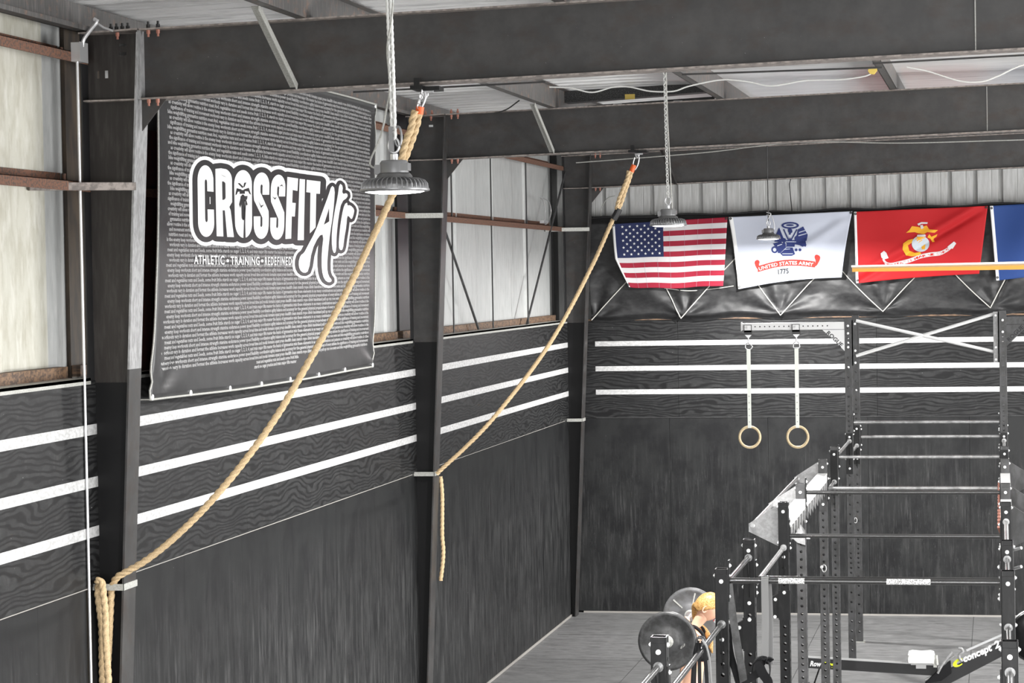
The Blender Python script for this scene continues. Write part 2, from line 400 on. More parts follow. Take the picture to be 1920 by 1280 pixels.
# sag rods in front of the far pale bay
for u in (848, 922, 988):
    p = at(u, 450, 'x', -.03); tag(MB().cyl((-.03, p.y, 3.68), (-.03, p.y, 5.6), .008).build('sag_rod', 'bolt_dark'),
        {848: 'thin black vertical rod of the pale bay, nearest the second column', 922: 'thin black vertical rod in the middle of the pale bay', 988: 'thin black vertical rod of the pale bay, nearest the corner'}[u], 'rod', 'vertical sag rods')
for (a, b, lb) in (((1060, 322), (987, 610), 'slanting round brace rod running up to the corner column'), ((832, 425), (897, 616), 'slanting round brace rod falling away from the second column')):
    p, q = at(*a, 'x', .03 if a[0] > 1000 else -.05), at(*b, 'x', -.05)
    tag(MB().cyl(p, q, .013).build('brace_rod', 'rack_grey'), lb, 'rod')
# red-oxide jamb beside the banner
tag(MB().box((-.16, -15.6, 3.66), (-.06, -14.6, 5.2)).build('steel_jamb', 'red_oxide'), 'dark red primed steel jamb between the near column and the banner', 'jamb')
# back wall
wb = empty('wall_back', (0,0,0), kind='structure')
lo, up = ply_rows('b'); lo.build('lower_plywood', 'ply_lower_far', wb); up.build('upper_plywood', 'ply_upper', wb)
for z in ZT: MB().box((.3, -.0065, z-.031), (8.6, -.004, z+.031)).build('tape_line', 'tape', wb)
MB().box((.3, -.007, 2.437), (8.6, -.004, 2.4425)).build('seam', 'rack_grey', wb)
MB().box((.1, -.012, 0), (8.6, 0, .02)).build('floor_strip', 'seam_light', wb)
m = MB(); x = .2
while x < 8.7:
    pr = [(0,0),(.085,0),(.09,.004),(.097,.004),(.10,0),(.175,0),(.185,.05),(.225,.05),(.235,0),(.305,0)]
    for i in range(len(pr)-1):
        (a,p),(b,q) = pr[i], pr[i+1]; m.add([(x+a,.2+p,3.6),(x+b,.2+q,3.6),(x+b,.2+q,6.1),(x+a,.2+p,6.1)], [(0,1,2,3)])
    x += .305
m.build('upper_cladding', 'cladding_back', wb, fixn=False)
MB().box((-.3,.26,0),(XR,.3,6.3)).build('outer_skin', 'cladding_back', wb)
MB().box((8.6,0,0),(XR,.03,6.1)).build('lower_plywood', 'ply_lower', wb)
MB().box((.2,-.02,3.655),(8.6,.2,3.675)).build('sill', 'brown_wood', wb)
MB().box((.25,-.01,4.90),(8.6,.19,4.955)).build('girt', 'steel_black', wb)
# right and front walls (out of frame) with assumed door openings
wr = empty('wall_right', (XR,0,0), kind='structure')
MB().box((XR,YF,5.3),(XR+.1,.3,6.3)).box((XR,-5,0),(XR+.1,.3,5.3)).box((XR,-17,0),(XR+.1,-13,5.3)).box((XR,YF,0),(XR+.1,-25,5.3)).build('cladding', 'cladding_back', wr)
wf = empty('wall_front', (0,YF,0), kind='structure')
MB().box((-.3,YF-.1,5.5),(XR,YF,6.3)).box((-.3,YF-.1,0),(1.4,YF,5.5)).box((10.6,YF-.1,0),(XR,YF,5.5)).build('cladding', 'cladding_back', wf)
MB().box((-.34,YF,0),(-.26,.3,6.2)).build('outer_skin', 'cladding_warm', wl)

# ------------------------------------------------------------------ steel frames
def bolt_v(mb, x, y, z, up=1, r=.016):
    mb.cyl((x,y,z), (x,y,z+up*.022), r, 6).cyl((x,y,z+up*.022), (x,y,z+up*.04), r*.6, 6)
def xi(z): return .055 + .05*z
colname = ['dark tapered steel column nearest the camera, with slotted holes near its top', 'dark tapered steel column between the banner and the pale bay', 'dark steel column in the far corner of the room']
bname = ['deep dark steel roof beam crossing nearest the camera', 'dark steel roof beam crossing behind the nearest one', 'dark steel end beam along the top of the far wall']
for k, y in enumerate(FY):
    c = empty('steel_column', (0,y,0), colname[k], 'column', 'tapered columns of the long wall')
    T = .008; fw = .1
    # web with slotted holes cut as a frame of strips for the two nearest columns
    web = MB()
    def wp(x0, z0, x1, z1): web.box((x0, y-T/2, z0), (x1, y+T/2, z1))
    web.hexa([(0,y-T/2,0),(xi(0),y-T/2,0),(xi(0),y+T/2,0),(0,y+T/2,0),(0,y-T/2,5.30),(xi(5.3),y-T/2,5.30),(xi(5.3),y+T/2,5.30),(0,y+T/2,5.30)])
    if k < 2:
        xe = xi(5.5)
        cuts = [(.195,.24,5.62,5.635),(.195,.24,5.565,5.585),(.055,.069,5.435,5.48),(.103,.125,5.435,5.48)] if k == 0 else [(.175,.215,5.60,5.62)]
        xs = sorted({0, xe} | {q for c_ in cuts for q in c_[:2]}); zs = sorted({5.30, 5.69} | {q for c_ in cuts for q in c_[2:]})
        for i in range(len(xs)-1):
            for j in range(len(zs)-1):
                mx, mz = (xs[i]+xs[i+1])/2, (zs[j]+zs[j+1])/2
                if not any(a<mx<b and p<mz<q for a,b,p,q in cuts): wp(xs[i], zs[j], xs[i+1], zs[j+1])
    else: wp(0, 5.30, xi(5.5), 5.69)
    web.build('web', 'web_brown' if k == 0 else 'steel_dark', c)
    MB().box((0, y-T/2-.003, 0), (xi(0)-.0, y-T/2-.0005, .01)).hexa([(0,y-T/2-.002,0),(xi(0),y-T/2-.002,0),(xi(0),y-T/2,0),(0,y-T/2,0),(0,y-T/2-.002,3.64),(xi(3.64),y-T/2-.002,3.64),(xi(3.64),y-T/2,3.64),(0,y-T/2,3.64)]).build('black_paint', 'pitch_black', c)
    ib = MB(); tp = MB()
    zpaint = 3.72
    def fl(mb, z0, z1, w=fw): mb.hexa([(xi(z0),y-w,z0),(xi(z0)+.012,y-w,z0),(xi(z0)+.012,y+w,z0),(xi(z0),y+w,z0),(xi(z1),y-w,z1),(xi(z1)+.012,y-w,z1),(xi(z1)+.012,y+w,z1),(xi(z1),y+w,z1)])
    fl(ib, 0, zpaint); fl(tp, zpaint, 5.69)
    ib.build('inner_flange', 'steel_dark', c); tag(tp.build('inner_flange', 'flange_grey' if k == 0 else 'steel_dark', c), 'bare grey upper length' if k == 0 else None)
    MB().box((-.012, y-fw, 0), (-.002, y+fw, 5.69)).build('outer_flange', 'steel_black', c)
    MB().box((0, y-fw+.01, 5.293), (xi(5.3), y-T, 5.303)).build('stiffener', 'steel_edge', c)
    MB().hexa([(-.02,y-fw,5.69),(.34,y-fw,5.702),(.34,y+fw,5.702),(-.02,y+fw,5.69),(-.02,y-fw,5.70),(.34,y-fw,5.712),(.34,y+fw,5.712),(-.02,y+fw,5.70)]).build('cap_plate', 'steel_edge', c)
    if k < 2:
        for x in ((.17,.205,.24,.275) if k == 0 else (.16,.22)):
            b = MB(); bolt_v(b, x, y-.06, topz(x)+.01, 1, .013); b.build('bolt', 'bolt_dark' if k == 0 else 'bolt_rust', c)
        b = MB(); bolt_v(b, .21, y-.06, topz(.21)-.003, -1, .012); b.build('bolt', 'bolt_rust', c)
    # knee plate below the beam
    MB().prism([(xi(5.29)+.012, y-.012, 5.298), (.56 if k == 0 else .53, y-.012, 5.305), (.365, y-.012, 5.06), (xi(5.05)+.012, y-.012, 5.06)] if False else
               [(.347, y-.05, 5.298), (.50, y-.05, 5.300), (.345, y-.05, 5.115)], (0, .01, 0)).build('knee_plate', 'steel_dark', c)
    for dx in (.40, .455):
        b = MB(); bolt_v(b, dx, y-.075, 5.298, -1, .012); b.build('bolt', 'bolt_rust', c)
    # rafter
    r = empty('steel_beam', (.34,y,5.5), bname[k], 'beam', 'roof beams')
    x0, x1 = .352, XR
    MB().hexa([(x0,y-T/2,botz(x0)),(x1,y-T/2,botz(x1)),(x1,y+T/2,botz(x1)),(x0,y+T/2,botz(x0)),(x0,y-T/2,topz(x0)),(x1,y-T/2,topz(x1)),(x1,y+T/2,topz(x1)),(x0,y+T/2,topz(x0))]).build('web', 'steel_dark', r)
    def strip(z, w, h, m_, nm):
        MB().hexa([(x0,y-w,z(x0)),(x1,y-w,z(x1)),(x1,y+w,z(x1)),(x0,y+w,z(x0)),(x0,y-w,z(x0)+h),(x1,y-w,z(x1)+h),(x1,y+w,z(x1)+h),(x0,y+w,z(x0)+h)]).build(nm, m_, r)
    strip(lambda x: botz(x)-.010, .085, .010, 'steel_edge', 'bottom_flange')
    strip(topz, .085, .010, 'steel_edge', 'top_flange')
    MB().hexa([(xi(5.3)+.012,y-.085,5.298),(.352,y-.085,5.298),(.352,y+.085,5.298),(xi(5.3)+.012,y+.085,5.298),(xi(5.69)+.0,y-.085,5.70),(.352,y-.085,5.70),(.352,y+.085,5.70),(xi(5.69),y+.085,5.70)]).build('end_plate', 'flange_grey' if k == 0 else 'steel_dark', r)
    for dx in (.40, .46):
        b = MB(); bolt_v(b, dx, y-.06, topz(dx)+.01, 1, .013); b.build('bolt', 'bolt_dark' if k == 0 else 'bolt_rust', r)
        b = MB(); bolt_v(b, dx, y-.06, topz(dx), -1, .012); b.build('bolt', 'bolt_rust', r)
    if k < 2:
        xs_ = at(1828, 60, 'y', y).x if k == 0 else at(1850, 200, 'y', y).x
        MB().box((xs_, y-.009, botz(xs_)), (xs_+.006, y-.004, topz(xs_))).build('splice_seam', 'galv_dull', r)
# straps tying the columns at 2.44 m and flange braces at 4.82 m
for k, y in enumerate(FY):
    x1 = xi(2.44)+.012
    nm = ['pale strap across the near column holding the rope', 'grey strap across the second column holding the rope end', 'small grey strap across the corner column'][k]
    tag(MB().box((-.17, y-.112, 2.42), (x1+.004, y-.104, 2.458)).box((x1, y-.112, 2.42), (x1+.006, y+.11, 2.458)).build('strap_bracket', 'galv_dull'), nm, 'bracket', 'column straps')
    tag(MB().beam((-.2, y-.45 if k == 0 else y-.3, 4.79), (xi(4.8)+.02, y-.106, 4.79), .05, .045).build('flange_brace', 'galv_dull' if k else 'steel_edge'),
        ['grey brace angle crossing the near column at girt height', 'grey brace angle crossing the second column at girt height', 'grey brace angle crossing the corner column at girt height'][k], 'brace', 'column flange braces')

# ------------------------------------------------------------------ purlins, eave strut
es = MB(); es.box((-.06, YF, 5.712), (-.05, -.2, roofz(0)-.020)).box((-.06, YF, 5.712), (.02, -.2, 5.722)).box((.012, YF, 5.722), (.02, -.2, 5.74))
tag(es.build('eave_strut', 'purlin'), 'grey eave strut channel running along the top of the long wall', 'purlin')
PX = [1.36, 2.88, 4.40, 5.92, 7.44]
plab = ['grey roof purlin nearest the long wall', 'grey roof purlin carrying the middle lamp cable', 'grey roof purlin with the yellow clip beside it', 'grey roof purlin crossing above the upright rack', 'grey roof purlin furthest from the long wall']
for x, l in zip(PX, plab):
    z0 = topz(x)+.012; z1 = roofz(x)-.010
    p = MB().box((x-.003, YF, z0), (x+.003, -.25, z1)).box((x-.065, YF, z0), (x, -.25, z0+.006)).box((x-.065, YF, z0), (x-.06, -.25, z0+.02)).box((x, YF, z1-.005), (x+.06, -.25, z1))
    tag(p.build('roof_purlin', 'purlin'), l, 'purlin', 'roof purlins')
# sloping braces from purlin to beam bottom flange
for (a, b, y, l) in (((478, 12), (551, 163), FY[0], 'pale grey diagonal brace on the near roof beam'),
                     ((998, 195), (1035, 285), FY[1], 'pale grey diagonal brace on the second roof beam'),
                     ((1237, 272), (1266, 345), FY[2], 'dark diagonal brace on the end beam by the far wall')):
    q = at(*b, 'y', y-.085); p = at(*a, 'y', y-.75 if y != FY[2] else y-.5); p.z = min(p.z, topz(p.x)+.06)
    tag(MB().beam(p, q, .045, .006).beam(p+Vector((.02,0,.0)), q+Vector((.02,0,0)), .005, .04).build('diagonal_brace', 'galv_dull' if y != FY[2] else 'steel_dark'), l, 'brace')

# ------------------------------------------------------------------ conduit & junction box at near column
cd = empty('electrical_conduit', (.0, -16.28, 3.7), 'thin silver conduit running up the near column to a metal box', 'conduit')
cyy = at(158, 700, 'x', .016).y
MB().cyl((.016, cyy, 0), (.016, cyy, 5.52), .0085).build('pipe', 'galv', cd)
MB().box((.002, cyy-.06, 5.515), (.055, cyy+.06, 5.625)).box((.055, cyy-.063, 5.512), (.059, cyy+.063, 5.628)).build('junction_box', 'galv', cd)
pts = [at(*p, 'y', cyy) for p in ((155,88),(155,80),(158,72),(165,62),(173,52),(180,44),(182,38),(176,36))]
MB().tube(pts, .012, 10, lobes=0, step=.01).build('flexible_conduit', 'galv', cd)
MB().tube([at(*p,'y',-16.26) for p in ((182,44),(195,52),(212,58))], .007).build('cable', 'galv', cd)

# ------------------------------------------------------------------ banner
BX = .10
def bn(u, v, d=0): p = at(u, v, 'x', BX); return Vector((BX+d, p.y, p.z))
bTL, bTR, bBR, bBL = (300.5, 172), (708, 197), (697, 687), (281, 749)
banner = empty('printed_banner', (BX, -12.4, 4.5), 'large dark printed banner with white logo hanging on the long wall', 'banner')
def bfold(y, z):
    """gentle billow; tucks near the corners"""
    d = .012*math.sin(y*1.3+z*2) + .008*math.sin(y*3.1-z*1.7)
    for cy, cz in ((-15.35, 3.5), (-10.0, 3.5), (-9.67, 5.7)):
        r = math.hypot((y-cy), (z-cz)*1.3)
        if r < .9: a = math.atan2(z-cz, abs(y-cy)+1e-6); d += .011*math.sin(a*9)*(1-r/.9)*min(1, r*5)
    return d
P0 = bn(*bTL); P1 = bn(*bTR); P2 = bn(*bBR); P3 = bn(*bBL)
def bpt(s, t, d=0):    # s across (0 = near end), t down
    # top edge: straight part hidden behind beam rises to the eave level
    top = Vector((BX, P0.y+(P1.y-P0.y)*s, 5.705)); bot = P3.lerp(P2, s); bot.z += -.02*math.sin(PI*s)
    p = top.lerp(bot, t); return Vector((p.x+bfold(p.y, p.z)+d, p.y, p.z))
m = MB(); m.smooth = True; NX, NZ = 120, 60
m.add([bpt(i/NX, j/NZ) for j in range(NZ+1) for i in range(NX+1)], [(j*(NX+1)+i, j*(NX+1)+i+1, (j+1)*(NX+1)+i+1, (j+1)*(NX+1)+i) for j in range(NZ) for i in range(NX)])
sh = m.build('sheet', 'banner', banner)
md = sh.modifiers.new('s', 'SOLIDIFY'); md.thickness = .004; md.offset = -1
e = MB(); e.tube([bpt(i/60, 1) + Vector((.003,0,0)) for i in range(61)], .008).tube([bpt(0, i/40)+Vector((.003,0,0)) for i in range(41)], .007).tube([bpt(1, i/40)+Vector((.003,0,0)) for i in range(41)], .006)
e.tube([bpt(i/60, 0) + Vector((.003,0,0)) for i in range(61)], .008)
e.build('hem', 'galv_dull', banner)
for s_, t_ in [(0,1),(.14,1),(.28,1),(.42,1),(.56,1),(.70,1),(.85,1),(1,1),(1,0),(.65,0)]:
    p = bpt(min(max(s_,.004),.996), min(max(t_,.006),.994), .006); g = MB(); g.lathe(p, [(.008,0),(.008,.006),(.018,.006),(.02,0)], 12, 'x'); g.build('grommet', 'bolt_zinc', banner)
for s_, t_ in ((0,0),(.33,0),(.66,0),(1,0),(0,1),(.5,1),(1,1)):
    p = bpt(s_, t_); MB().cyl(p+Vector((.004,0,0)), (.004 if t_ else .018, p.y, p.z+(.018 if not t_ else 0)), .004, 6).build('tie_cord', 'string', banner)
def onbanner(vs, fs, d, mb, maxl=.12):
    """vs given as (y, z) on the banner plane"""
    vs, fs = subdivide([(v[0], v[1], 0) for v in vs], fs, maxl)
    mb.add([(BX+bfold(v[0], v[1])+d, v[0], v[1]) for v in vs], fs)
def px2b(vs): return [((p := at(v[0], v[1], 'x', BX)).y, p.z) for v in vs]
# fine rows of printed text
words = ("the significance of training and movement workouts vary in duration and format the athlete increases work capacity across broad time "
 "and modal domains squat press deadlift clean snatch rope climb handstand pull up run row swim and bike weightlifting gymnastics "
 "nutrition meat and vegetables nuts and seeds some fruit little starch no sugar practice and train major lifts master the basics "
 "of gymnastics mix these elements in as many combinations and patterns as creativity will allow routine is the enemy keep workouts short and intense "
 "strength stamina endurance power speed flexibility coordination agility balance and accuracy for the general physical preparedness of every athlete").split()
tm = MB(); z = 5.625; row = 0; wi = 0
while z > 3.60:
    z += 0
    ya = P0.y + .20 + .03*math.sin(row*2.3) - .32*(5.7-z)/2.2*1.0; yb = P1.y - .17 - .36*(5.7-z)/2.2
    if row > 60: ya, yb = ya+1.9, ya+3.0
    line = []; n = 0
    while n < 235*(yb-ya)/5.2: line.append(words[wi % len(words)]); n += len(line[-1])+1; wi += 1; 
    if row % 3 == 1 and len(line) > 14: line[5] = line[5].capitalize()+','; line[12] = '1, 2, 3, 4,'
    vs, fs = text2d(' '.join(line), .035, yb-ya, .0010, 1)
    tm.add([(BX+bfold(ya+v[0], z+v[1])+.0045, ya+v[0], z+v[1]) for v in vs], fs)
    z -= .0325; row += 1
tm.build('printed_text', 'banner_text', banner, fixn=False)
# logo (outlines surveyed from the banner, crop coordinates -> banner plane)
def cr(x, y): return (340 + x/4.414, 270 + y/4.414)
def arc(cx, cy, rx, ry, a0, a1, n=14): return [(cx+rx*math.cos(math.radians(a0+(a1-a0)*i/n)), cy+ry*math.sin(math.radians(a0+(a1-a0)*i/n))) for i in range(n+1)]
LET = {}
LET['C'] = [arc(202,300,72,125,180,360,18)+[(274,395),(218,390),(218,325)]+arc(207,318,11,26,0,-180,8)+[(195,620)]+arc(207,622,11,24,180,0,8)+[(218,540),(274,542)]+arc(202,648,72,120,0,180,18)]
LET['R'] = [[(292,205),(292,762),(347,765),(347,548),(365,548),(378,768),(432,770),(412,548),(402,520),(425,480)]+arc(365,300,62,95,0,-90,10)[0:]+[(340,200)], [(347,308),(347,462)]+arc(352,440,22,22,90,0,5)+arc(352,330,22,22,0,-90,5)]
LET['O'] = [arc(512,335,68,120,180,360,16)+arc(512,655,68,122,0,180,16), arc(510,440,14,24,180,360,8)+arc(510,600,14,30,0,180,8)]
def ess(x0, x1, y0, y1):
    w = x1-x0; c = (x0+x1)/2; h = y1-y0
    return [arc(c, y0+.2*h, w/2, .2*h, 180, 360, 12)+[(x1, y0+.335*h), (c+w*.06, y0+.335*h), (c+w*.06, y0+.22*h)]+arc(c, y0+.215*h, w*.07, .035*h, 0, -180, 6)+
            [(c-w*.07, y0+.30*h), (x1-w*.02, y0+.58*h), (x1, y0+.68*h)]+arc(c, y0+.80*h, w/2, .2*h, 0, 180, 12)+[(x0, y0+.66*h), (c-w*.06, y0+.66*h), (c-w*.06, y0+.78*h)]+
            arc(c, y0+.785*h, w*.07, .035*h, 180, 0, 6)+[(c+w*.07, y0+.68*h), (x0+w*.03, y0+.42*h), (x0, y0+.33*h)]]
LET['S'] = ess(593, 718, 235, 785); LET['S2'] = ess(731, 853, 253, 792)
LET['F'] = [[(866,272),(958,285),(955,388),(915,380),(915,485),(944,488),(940,600),(915,598),(915,782),(866,785)]]
LET['I'] = [[(970,288),(1014,293),(1014,795),(966,795)]]
LET['T'] = [[(1028,296),(1134,310),(1130,412),(1102,410),(1100,690),(1058,740),(1058,402),(1026,398)]]
ATR = [smoothpoly([(1218,340),(1244,368),(1236,500),(1224,620),(1212,700),(1194,880),(1188,1020),(1200,1090),(1232,1130),(1205,1148),(1168,1120),(1148,1040),(1146,900),(1160,745),(1124,760),(1074,880),(1054,1050),(1020,1070),(985,1040),(975,980),(990,920),(1018,900),(1040,850),(1100,720),(1148,560),(1192,430)],1),
       [(1198,530),(1200,640),(1160,668),(1182,590)]]
T_ = [smoothpoly([(1280,322),(1310,350),(1300,415),(1345,405),(1350,440),(1296,478),(1272,600),(1257,760),(1258,880),(1242,910),(1222,860),(1219,720),(1240,560),(1264,440)],1)]
R_ = [smoothpoly([(1320,500),(1345,482),(1346,510),(1372,505),(1410,540),(1404,580),(1385,628),(1362,600),(1345,592),(1338,680),(1322,780),(1312,870),(1292,882),(1274,850),(1283,700),(1300,580)],1)]
letters = [LET[k] for k in LET] + [ATR, T_, R_]
solid = [[x[0]] for x in letters]
def area(p): return sum(p[i][0]*p[(i+1)%len(p)][1]-p[(i+1)%len(p)][0]*p[i][1] for i in range(len(p)))
def grow(poly, off):
    """offset outline outward with rounded corners, sampled as a union of discs and quads"""
    out = []
    if area(poly) < 0: poly = poly[::-1]
    n = len(poly)
    for i in range(n):
        a, b = Vector((*poly[i],)), Vector((*poly[(i+1)%n],))
        d = b-a
        if d.length < 1e-6: continue
        nr = Vector((d.y, -d.x)).normalized()*off
        out.append([tuple(a), tuple(b), tuple(b+nr), tuple(a+nr)])
        out.append([(a.x+off*math.cos(t*PI/8), a.y+off*math.sin(t*PI/8)) for t in range(16)])
    return out
for off, mt, d, nm in ((75, 'white_print', .0062, 'logo_outline'), (45, 'banner', .0078, 'logo_ground'), (0, 'white_print', .0098, 'logo_letters')):
    mb = MB()
    for li, sp in enumerate(letters):
        o = off*(.62 if li >= 8 else 1)
        if off:
            for q in [sp[0]]:
                vs, fs = shape2d([q]); onbanner(px2b([cr(v[0],v[1]) for v in vs]), fs, d, mb)
            for q in grow(sp[0], o):
                mb.add([(BX+bfold(*p)+d, p[0], p[1]) for p in px2b([cr(*v) for v in q])], [tuple(range(len(q)))])
        else:
            vs, fs = shape2d(sp); onbanner(px2b([cr(v[0],v[1]) for v in vs]), fs, d, mb)
    mb.build(nm, mt, banner, fixn=False)
mb = MB()     # palm tree and gulls in the letters
for qi, q in enumerate(([(527,470),(533,470),(524,640),(524,778),(507,778),(514,640)], [(484,380),(524,380),(524,412),(484,412)], [(505,365),(470,325),(484,322),(512,352)], [(512,360),(520,320),(536,318),(522,355)],
          [(500,375),(462,365),(450,425),(462,415),(470,395),(490,392)], [(515,375),(555,362),(572,420),(560,412),(550,392),(520,390)], [(490,430),(545,430),(540,460),(490,462)], [(490,450),(478,500),(488,530),(500,470)], [(530,450),(545,500),(536,510),(522,465)],
          [(335,250),(358,262),(385,275),(362,268),(345,258)], [(630,472),(650,510),(676,500),(652,528)], [(740,432),(764,446),(780,440),(766,460)], [(800,350),(822,334),(836,362),(822,345)])):
    if qi >= 9: mb = MB()
    vs, fs = shape2d([q]); onbanner(px2b([cr(v[0],v[1]) for v in vs]), fs, .0115, mb)
    if qi >= 8: mb.build('palm_tree_print' if qi == 8 else 'gull_print', 'banner', banner, fixn=False)
for txt, u0, u1, v0, v1, hh in (('ATHLETIC', 90, 350, 990, 996, 72), ('TRAINING', 400, 640, 997, 1000, 68), ('REDEFINED', 688, 922, 1000, 1000, 66)):
    mb = MB(); vs, fs = text2d(txt, 100, u1-u0, 1.6, 3, spacing=1.12 if txt[0] != 'R' else 1.3); hm = max(v[1] for v in vs)
    onbanner(px2b([cr(u0+v[0], v0+(v1-v0)*v[0]/(u1-u0)-v[1]*hh/hm) for v in vs]), fs, .0098, mb); mb.build('slogan_word', 'white_print', banner, fixn=False)
for cx_, cy_ in ((376, 965), (663, 966)): mb = MB(); mb.add([(BX+.0098+bfold(*p), p[0], p[1]) for p in px2b([cr(cx_+11*math.cos(t*PI/6), cy_+13*math.sin(t*PI/6)) for t in range(12)])], [tuple(range(12))]); mb.build('slogan_dot', 'white_print', banner, fixn=False)

# ------------------------------------------------------------------ climbing ropes
def spline(pts, n=12):
    out = []; P = [Vector(p) for p in pts]; P = [P[0]*2-P[1]] + P + [P[-1]*2-P[-2]]
    for i in range(1, len(P)-2):
        for k in range(n):
            t = k/n; a, b, c, d = P[i-1:i+3]
            out.append(.5*((2*b) + (c-a)*t + (2*a-5*b+4*c-d)*t*t + (3*b-a-3*c+d)*t*t*t))
    return out + [P[-2]]
def ropemesh(mb, pts, r, pitch=None, n=24):
    return mb.tube(spline(pts), r*1.12, n, lobes=3, pitch=pitch or r*7.2, depth=.5, step=.012)
def anchor(x, y, z, parent):
    MB().box((x-.07, y-.10, z-.035), (x-.0, y+.10, z-.012)).box((x+.0, y-.06, z-.04), (x+.09, y+.06, z-.016)).box((x-.05,y-.09,z-.012),(x-.02,y-.07,z+.03)).build('beam_clamp', 'rack_black', parent)
    MB().tube([(x+.015*math.cos(t), y-.02, z-.05+.028*math.sin(t)) for t in [i*PI/6 for i in range(12)]], .006, 8, closed=True).cyl((x-.02,y-.03,z-.045),(x+.05,y-.03,z-.045),.010,8).build('eye_bolt', 'galv', parent)
yr = -16.22
rp = empty('climbing_rope', (at(795,160,'y',yr).x, yr, 5.3), 'thick tan climbing rope swagged from the nearest beam to the near column', 'rope', 'climbing ropes')
top = at(795, 165, 'y', yr); anchor(top.x, yr+.05, 5.33, rp)
ca = [at(*p,'y',yr) for p in ((797,172),(798,182),(793,197),(787,205),(783,198),(788,180),(793,170))]
MB().tube(spline(ca), .006, 8).build('carabiner', 'galv', rp)
ch = MB()
for i in range(4):
    p = at(791-i*2, 172+i*9, 'y', yr-.02); ch.tube([p+Vector((.008*math.cos(t) if i%2 else 0, 0 if i%2 else .008*math.cos(t), .016*math.sin(t))) for t in [k*PI/5 for k in range(10)]], .003, 6, closed=True)
ch.build('chain', 'galv', rp)
mb = MB(); R1 = .0195
A = [at(*p,'y',yr) for p in ((787,204),(783,228),(775,255),(764,285),(754,312),(745,345),(733,372),(706,430),(668,510),(622,600),(572,690),(520,778),(460,862),(395,940),(330,1005),(278,1047),(240,1070),(222,1080))]
E_ = at(213,1092,'y',yr+.02); A += [E_, at(209,1110,'y',yr+.04), at(207,1150,'y',yr+.04), at(203,1230,'y',yr+.04), at(198,1300,'y',yr+.04), at(193,1400,'y',yr+.04)]
ropemesh(mb, A, R1); mb.build('main_strand', 'rope', rp)
mb = MB(); B_ = [at(*p,'y',yr-.035) for p in ((779,207),(774,222),(771,240),(762,262),(756,285),(752,305),(748,322))]
ropemesh(mb, B_, R1); mb.build('spliced_strand', 'rope', rp)
MB().tube(spline([at(*p,'y',yr) for p in ((788,200),(787,206),(786,214))]), .0235, 14).build('orange_whipping', 'tape_orange', rp)
mb = MB(); lp = [at(*p,'y',yr-.0) for p in ((192,1400),(188,1250),(187,1180),(184,1120),(184,1098),(189,1086),(196,1090),(199,1110),(203,1150),(204,1200),(210,1300),(212,1400))]
for i, q in enumerate(lp):
    if i > 4: q.y -= .045
    elif i < 3: q.y += .03
ropemesh(mb, lp, R1); mb.build('hanging_loop', 'rope', rp)
yr = -8.33
rp2 = empty('climbing_rope', (at(1195,290,'y',yr).x, yr, 5.3), 'tan climbing rope swagged from the second beam to the second column', 'rope', 'climbing ropes')
top = at(1194, 285, 'y', yr); anchor(top.x, yr+.05, botz(top.x)+.0, rp2)
MB().tube(spline([at(*p,'y',yr) for p in ((1193,288),(1198,295),(1196,308),(1190,318),(1187,308),(1190,295))]), .006, 8).build('carabiner', 'galv', rp2)
MB().tube(spline([at(*p,'y',yr) for p in ((1189,309),(1186,316),(1184,322))]), .0225, 12).build('orange_whipping', 'tape_orange', rp2)
mb = MB()
A = [at(*p,'y',yr) for p in ((1186,315),(1180,335),(1172,358),(1164,382),(1155,400),(1143,425),(1122,473),(1100,518),(1076,565),(1050,612),(1022,657),(990,702),(955,747),(915,795),(873,838),(840,868),(827,880),(819,888))]
ropemesh(mb, A, .0185); mb.build('main_strand', 'rope', rp2)
mb = MB(); ropemesh(mb, [at(*p,'y',yr-.02) for p in ((1179,320),(1176,335),(1167,357),(1160,375),(1156,393))], .0175); mb.build('spliced_strand', 'rope', rp2)
MB().tube([at(1161,391,'y',yr-.01), at(1156,401,'y',yr-.01), at(1150,411,'y',yr-.01)], .031, 14).build('black_tape', 'black_plastic', rp2)
mb = MB(); T2 = [at(*p,'y',-8.05) for p in ((822,893),(825,930),(825,1000),(827,1030),(826,1055),(822,1088))]
for q in T2: q.x += .02
ropemesh(mb, T2, .0185); mb.build('hanging_tail', 'rope', rp2)

